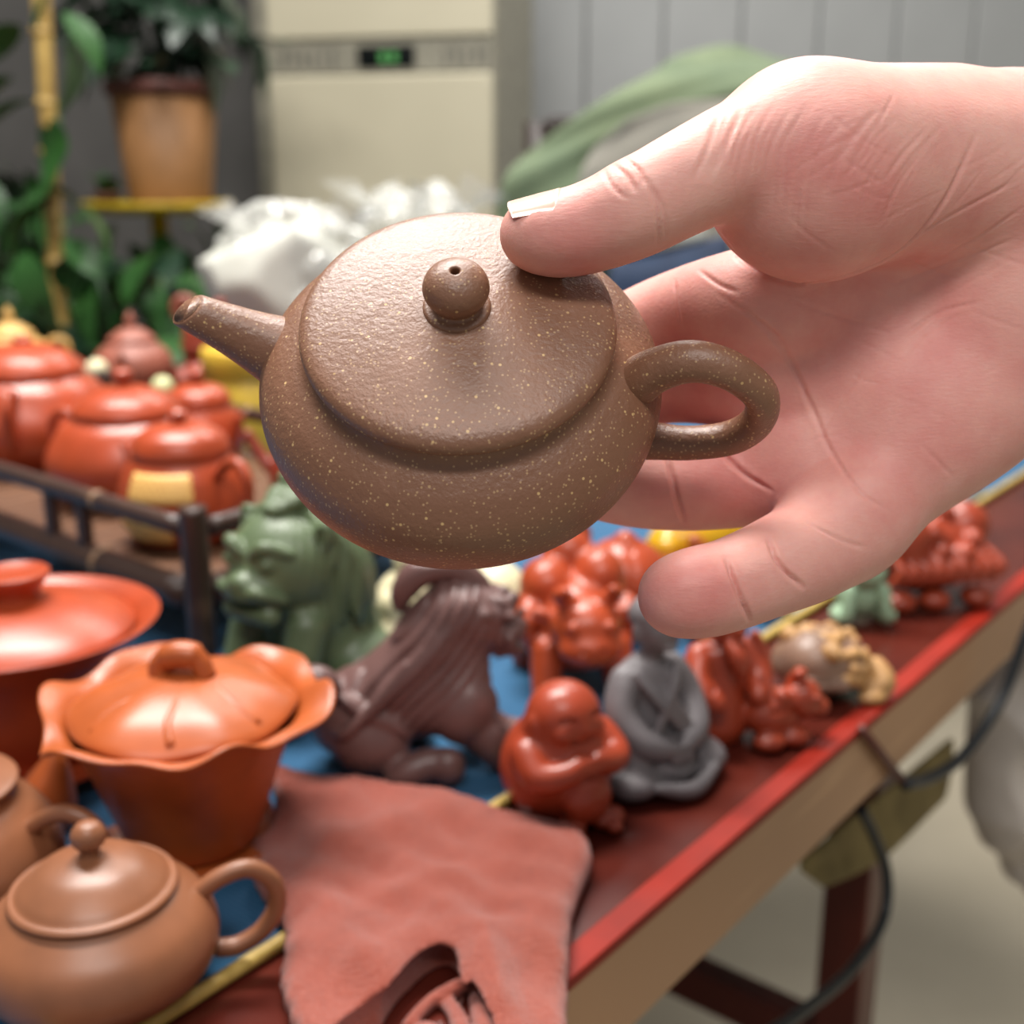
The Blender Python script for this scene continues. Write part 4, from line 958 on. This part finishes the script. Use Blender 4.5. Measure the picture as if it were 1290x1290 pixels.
# ---- air conditioner
M_ac = plain('cream_plastic', (190, 183, 160), .4, (184, 177, 154), 3); M_acs = plain('grey_beige_plastic', (150, 146, 130), .45); M_disp = plain('display_black', (12, 16, 16), .15)
ay = 2.6; ax0 = PY(334,100,ay).x; ax1 = PY(622,100,ay).x
ac = thing('air_conditioner', 'cream floor-standing air conditioner with dark display strip', 'air conditioner', ((ax0+ax1)/2, ay, 0), math.radians(-14))
hw = (ax1-ax0)/2*1.03; zt = lambda py: PY(475,py,ay).z
boxo('cabinet', (-hw-.045,.012,0), (hw+.004,.34,1.78), M_acs, .01, ac)
boxo('upper_panel', (-hw,-.012,zt(48)), (hw,.011,1.76), M_ac, .006, ac)
cs = boxo('control_strip', (-hw,-.004,zt(92)), (hw,.011,zt(50)), M_acs, .002, ac)
boxo('display', (PY(450,70,ay).x-ac.location.x,-.007,zt(86)), (PY(526,70,ay).x-ac.location.x,-.0042,zt(58)), M_disp, .001, cs)
m, nt, b = nodes_of('green_segments'); b.inputs['Base Color'].default_value = (.05,.2,.05,1); b.inputs['Emission Color'].default_value = (.2,.7,.2,1); b.inputs['Emission Strength'].default_value = .15
for i in range(2):
    x_ = PY(480+14*i,72,ay).x-ac.location.x; boxo('digit', (x_,-.0076,zt(79)), (x_+.014,-.0072,zt(66)), m, 0, cs)
for i in list(range(6)) + list(range(16,21)):
    x_ = -hw+.03+i*.022; boxo('vent_slot', (x_,-.0052,zt(84)), (x_+.008,-.0042,zt(62)), plain('slot', (110,106,96), .6) if i == 0 else bpy.data.materials['slot'], 0, cs)
boxo('lower_panel', (-hw,-.012,.08), (hw,.011,zt(94)), M_ac, .006, ac)
boxo('plinth', (-hw,.0,0), (hw,.0115,.078), M_acs, .002, ac)

# ---- plastic bags on the table
def bagmat():
    m, nt, b = nodes_of('clear_plastic'); nt.nodes.remove(b); out = nt.nodes['Material Output']
    tr = nt.nodes.new('ShaderNodeBsdfTransparent'); gl = nt.nodes.new('ShaderNodeBsdfPrincipled'); gl.inputs['Roughness'].default_value = .12
    gl.inputs['Base Color'].default_value = (*lin((214,214,208)),1); gl.inputs['Specular IOR Level'].default_value = .9
    lw = nt.nodes.new('ShaderNodeLayerWeight'); lw.inputs[0].default_value = .35; mx = nt.nodes.new('ShaderNodeMixShader')
    nt.links.new(ramp(nt, lw.outputs['Facing'], -.45, 1.2), mx.inputs[0]); nt.links.new(tr.outputs[0], mx.inputs[1]); nt.links.new(gl.outputs[0], mx.inputs[2]); nt.links.new(mx.outputs[0], out.inputs['Surface']); return m
M_bag = bagmat(); M_bagw = plain('white_paper', (206, 206, 196), .5, (194, 194, 184), 12)
def crumple(wx, wy, hz_, seed, ncut, lo, amp, name):
    R_ = np.random.default_rng(seed); bm = bmesh.new(); bmesh.ops.create_icosphere(bm, subdivisions=5, radius=1)
    dirs = R_.normal(size=(ncut,3)); dirs /= np.linalg.norm(dirs,axis=1)[:,None]; off = R_.uniform(lo,.95,ncut)
    D_ = np.array([q.co for q in bm.verts]); P_ = D_ @ dirs.T; k = np.where(P_ > .15, off[None,:]/np.maximum(P_,.15), 1.1).min(1)
    for m_ in range(5):
        w_ = R_.normal(size=3)*R_.uniform(3,8); k = k + amp*(np.abs(np.sin(D_ @ w_ + R_.uniform(0,6)))-.6)
    for q, d, kk in zip(bm.verts, D_, k):
        d = d*kk; z = max(0, (d[2]+.8)/1.6); q.co = (d[0]*wx, d[1]*wy, z*hz_)
    me = bpy.data.meshes.new(name); bm.to_mesh(me); bm.free(); return me
def bag(label, px, y, wx, wy, hz_, seed, inner):
    q = PY(px, 400, y); t_ = thing('plastic_bag', label, 'bag', (q.x, y, TZ+.003))
    link('contents', crumple(wx*.86, wy*.86, hz_*inner, seed+1, 26, .7, .01, 'contents'), M_bagw, t_).location.z = .001
    link('film', crumple(wx, wy, hz_, seed, 60, .66, .045, 'film'), M_bag, t_, False)
    n = 7
    for i in range(n):                                   # stiff pleats of the gathered film
        a = 6.28*i/n+.3; R_ = random.Random(seed*10+i); r0 = .35*wx; h0 = hz_*.86
        v = [(r0*math.cos(a-.2), r0*math.sin(a-.2), h0), (r0*math.cos(a+.2), r0*math.sin(a+.2), h0), (wx*.9*math.cos(a+.1), wx*.7*math.sin(a), hz_*R_.uniform(.92,1.06)), (wx*.6*math.cos(a-.15), wx*.5*math.sin(a-.15), hz_*R_.uniform(1.0,1.1))]
        o = link('pleat', pydata('pleat', v, [(0,1,2,3)]), M_bag, t_, False)
bag('clear plastic bag packed with white goods next to the plants', 375, 1.36, .125, .10, .205, 3, .93)
bag('crumpled clear plastic bag standing before the air conditioner', 530, 1.50, .135, .09, .225, 9, .5)

# ---- chair with cloth
chx = PY(830,200,1.9).x
ch = thing('chair', 'dark wooden chair with navy seat behind the table end', 'chair', (chx+.06, 1.95, 0), math.radians(8))
M_dw = woodmat('dark_wood', (70, 54, 46), (46, 36, 32)); M_navy = plain('navy_fabric', (30, 48, 74), .8, (24, 38, 62), 30)
for x_ in (-.21,.21):
    link('leg', sweep('leg', [(x_*1000,-210,0),(x_*1000,-200,430)], 18, 12), M_dw, ch); link('leg', sweep('leg', [(x_*1000,230,0),(x_*1000,210,430),(x_*1000,240,800),(x_*1000,270,1080)], 18, 12), M_dw, ch)
boxo('seat', (-.24,-.24,.432), (.24,.24,.50), M_navy, .02, ch); boxo('backrest', (-.2,.222,.70), (.2,.245,1.09), M_dw, .01, ch)
M_gcl = plain('sage_green_cloth', (106, 118, 90), .9, (90, 104, 80), 8, 400, .3, .001); M_gcl2 = plain('grey_beige_cloth', (128, 124, 114), .9, (112, 110, 102), 8, 400, .3, .001)
ya = 1.75
sheet('green_cloth', [[PY(860,78,ya+.12), PY(940,66,ya+.12), PY(1010,80,ya+.12), PY(1090,110,ya+.12)], [PY(800,100,ya), PY(900,95,ya), PY(1000,100,ya), PY(1100,130,ya)], [PY(660,195,ya-.06), PY(740,180,ya-.05), PY(860,160,ya-.02), PY(1100,180,ya)], [PY(625,262,ya-.08), PY(700,262,ya-.08), PY(840,262,ya-.06), PY(1100,262,ya)], [PY(600,420,ya-.1), PY(700,420,ya-.1), PY(840,420,ya-.08), PY(1100,420,ya)]],
      6, 6, M_gcl, .006, .006, 'sage green cloth draped over the chair back', 'cloth', 5)
sheet('grey_cloth', [[PY(790,150,ya-.10), PY(860,128,ya-.10), PY(950,120,ya-.10)], [PY(745,190,ya-.11), PY(840,175,ya-.11), PY(950,170,ya-.11)], [PY(720,250,ya-.12), PY(830,250,ya-.12), PY(950,250,ya-.12)], [PY(700,330,ya-.13), PY(830,330,ya-.13), PY(950,330,ya-.13)]],
      6, 6, M_gcl2, .005, .004, 'grey-beige cloth lying over the sage green cloth', 'cloth', 6)
nb = sheet('navy_bag', [[PY(770,325,1.45), PY(830,318,1.45), PY(920,300,1.45)], [PY(765,360,1.42), PY(830,360,1.42), PY(920,360,1.42)], [PY(760,470,1.42), PY(830,470,1.42), PY(920,470,1.42)]], 4, 4, M_navy, .02, .002, 'navy blue cloth bag standing in front of the chair', 'bag', 8)
wbx = tag(boxo('white_box', (-.05,-.03,0), (.05,.03,.022), plain('white_card', (214,212,196), .6), .003), 'small off-white card box lying on the navy bag', 'box'); wbx.location = PY(832,306,1.46); wbx.rotation_euler = (0,-.12,.1)

# ---- plants
M_leaf = plain('leaf_green', (48, 90, 38), .4, (34, 70, 30), 20); M_leafd = plain('dark_leaf_green', (30, 56, 36), .4, (20, 40, 26), 20); M_leafm = plain('mid_leaf_green', (48, 88, 40), .4, (30, 62, 30), 20)
M_cane = plain('yellow_bamboo', (178, 148, 84), .45, (150, 120, 62), 30); M_terra = plain('tan_pot', (148, 104, 62), .6, (132, 92, 52), 12); M_ystand = plain('yellow_metal', (196, 164, 40), .4); M_soil = plain('soil', (54, 40, 32), .95); M_rim = plain('dark_red_rim', (92, 48, 38), .6)
def leafmesh(L, Wd, bend, name='leaf'):
    v = []; f = []; n = 8
    for i in range(n+1):
        t_ = i/n; w_ = Wd*math.sin(math.pi*min(1,(t_*.94+.03)))**.8*(1-.35*t_); z = -bend*t_*t_*L; x_ = L*t_*(1-.2*bend*t_)
        v += [(x_,-w_,z+.15*w_), (x_,0,z), (x_,w_,z+.15*w_)]
    for i in range(n):
        for j in (0,1): a = i*3+j; f.append((a, a+1, a+4, a+3))
    return pydata(name, v, f)
LM = {k: [leafmesh(1, .30, b_) for b_ in (.25,.5,.8)] for k in ('a','b','c')}
for k, mt in (('a',M_leaf),('b',M_leafd),('c',M_leafm)):
    for me in LM[k]: me.materials.append(mt)
def add_leaf(parent, p, yaw, pitch, size, k='a', wd=1.0):
    o = bpy.data.objects.new('leaf', rnd.choice(LM[k])); COL.objects.link(o); o.parent = parent
    o.location = p; o.rotation_euler = (rnd.uniform(-.5,.5), pitch, yaw); o.scale = (size, size*wd, size); return o
for k in LM:
    for me in LM[k]: me.polygons.foreach_set('use_smooth', [True]*len(me.polygons))
# potted plant on yellow stand
py_ = 2.25; pb = PY(216,250,py_)
sd2 = thing('plant_stand', 'yellow metal plant stand with round plate', 'plant stand', (pb.x-.026, pb.y, 0))
hp = pb.z*1000
link('plate', lathe('plate', [(0,hp-26)] + S([(105,hp-26),(130,hp-16),(134,hp-6)]) + [(130,hp-4),(118,hp-12),(0,hp-12)], 48), M_ystand, sd2)
link('pole', sweep('pole', [(0,0,20),(0,0,hp-27)], 16, 14), M_ystand, sd2); link('base', lathe('base', [(0,0),(120,0),(122,8),(30,18),(17,30)], 32), M_ystand, sd2)
pp = thing('potted_plant', 'dark bushy plant in a tapered tan pot on the yellow stand', 'potted plant', (pb.x, pb.y, pb.z-.0115))
rt = (PY(280,95,py_).x-PY(145,95,py_).x)/2*1000; hh = (PY(216,96,py_).z-pb.z)*1000
link('pot', lathe('pot', [(0,0),(rt*.74,0),(rt*.76,4),(rt*.98,hh-20),(rt*.96,hh-20),(rt*.9,hh-24)], 48), M_terra, pp)
link('pot_rim', lathe('pot_rim', S([(rt*.97,hh-22),(rt*1.06,hh-20),(rt*1.06,hh),(rt*1.0,hh+2),(rt*.94,hh),(rt*.93,hh-18)],3), 48), M_rim, pp)
link('soil', lathe('soil', [(rt*.93,hh-18),(rt*.5,hh-12),(0,hh-10)], 32), M_soil, pp)
for i in range(6):
    a = i*1.05; link('stem', sweep('stem', S([(10*math.cos(a),10*math.sin(a),hh-12),(40*math.cos(a),40*math.sin(a),hh+90),(90*math.cos(a),90*math.sin(a),hh+210)]), 4, 8), M_leafd, pp)
for i in range(150):
    a = rnd.uniform(0,6.28); r_ = rnd.uniform(.02,.16); z = hh/1000+rnd.uniform(.01,.30)
    add_leaf(pp, (r_*math.cos(a), r_*math.sin(a)*.8, z), a+rnd.uniform(-.6,.6), rnd.uniform(-.4,.9), rnd.uniform(.06,.11), 'b')
# climbing plant on a bamboo cane
cy = 1.85; c0 = PY(75,420,cy); c1 = PY(50,-30,cy)
cp = thing('climbing_plant', 'green climbing plant with broad leaves on a yellow bamboo cane', 'climbing plant', (c0.x, cy, 0))
gz = lambda px, py: (PY(px,py,cy)-Vector(cp.location))
cpot = lathe('pot', [(0,0),(56,0),(58,4),(74,200),(78,202),(78,220),(72,220),(68,190),(0,190)], 40); link('pot', cpot, M_terra, cp)
p0, p1 = gz(80,500), gz(50,-40); p00 = Vector((0,0,.2))
cane = [tuple(p00*1000), tuple(p0*1000)] + [tuple((p0+(p1-p0)*t_)*1000) for t_ in np.linspace(.1,1,12)]
cn = link('cane', sweep('cane', cane, 13, 14), M_cane, cp)
for py in (40,130,190,270,330): q_ = gz(50+25*py/420,py); link('cane_node', sweep('cane_node', [(q_+Vector((0,0,-.008)))*1000, q_*1000, (q_+Vector((0,0,.008)))*1000], [13,16,13], 14), M_cane, cn)
link('vine', sweep('vine', S([tuple((gz(60+14*math.sin(i*1.3),480-50*i)+Vector((0,-.02*math.cos(i*1.3),0)))*1000) for i in range(11)],5), 4, 8), M_leaf, cp)
for px, py, yaw, pit, sz in [(55,128,3.3,.15,.13),(30,100,2.9,-.1,.11),(70,245,3.2,.1,.13),(75,240,-.2,.2,.12),(60,160,.6,1.0,.09),(75,150,1.2,1.3,.09),(90,20,-.2,.6,.09),(35,35,3.0,.5,.09),(95,45,-.4,.9,.10),(60,260,3.6,.5,.12),(40,310,3.1,.4,.08),(90,300,-.3,.6,.08)]:
    add_leaf(cp, gz(px,py)+Vector((0,-.03,0)), yaw, pit, sz, 'a', 1.3)
for i in range(60):
    px, py = rnd.uniform(-70,130), rnd.uniform(310,480); add_leaf(cp, gz(px,py)+Vector((0,rnd.uniform(-.1,.12),0)), rnd.uniform(0,6.28), rnd.uniform(-.2,1.0), rnd.uniform(.06,.11), rnd.choice('acb'), 1.2)
# low foliage plants behind the riser
def lowplant(label, px, y, n, spread, z0, z1, kinds):
    q = PY(px, 400, y); t_ = thing('foliage_plant', label, 'potted plant', (q.x, y, 0))
    link('pot', lathe('pot', [(0,0),(72,0),(74,4),(94,240),(98,242),(98,262),(92,262),(88,220),(0,220)], 40), M_terra, t_)
    for i in range(9):
        a = i*.7; link('stem', sweep('stem', S([(20*math.cos(a),20*math.sin(a),215),(60*math.cos(a),60*math.sin(a),500),(spread*700*math.cos(a),spread*700*math.sin(a),z1*900)]), 5, 8), M_leafm, t_)
    for i in range(n):
        a = rnd.uniform(0,6.28); r_ = rnd.uniform(.02,spread)
        add_leaf(t_, (r_*math.cos(a), r_*math.sin(a)*.7, rnd.uniform(z0,z1)), a+rnd.uniform(-.5,.5), rnd.uniform(-.3,1.0), rnd.uniform(.07,.13), rnd.choice(kinds), 1.15)
lowplant('leafy green plant in a floor pot under the yellow stand', 218, 2.02, 110, .22, .55, .93, 'aacb')
lowplant('leafy green floor plant near the left wall behind the cane', -10, 2.2, 120, .22, .55, 1.02, 'acb')
q = PY(135,238,2.2)
sp = thing('small_planter', 'small dark red bowl planter on the yellow stand plate', 'planter', (pb.x-.109, pb.y-.025, pb.z-.0118))
link('pot', lathe('pot', [(0,0),(16,0),(24,18),(26,23),(23,23),(15,6),(0,6)], 32), M_rim, sp)
for i in range(12): add_leaf(sp, (rnd.uniform(-.015,.015), rnd.uniform(-.015,.015), .02), rnd.uniform(0,6.28), rnd.uniform(-1.4,-.9), rnd.uniform(.03,.05), 'c')
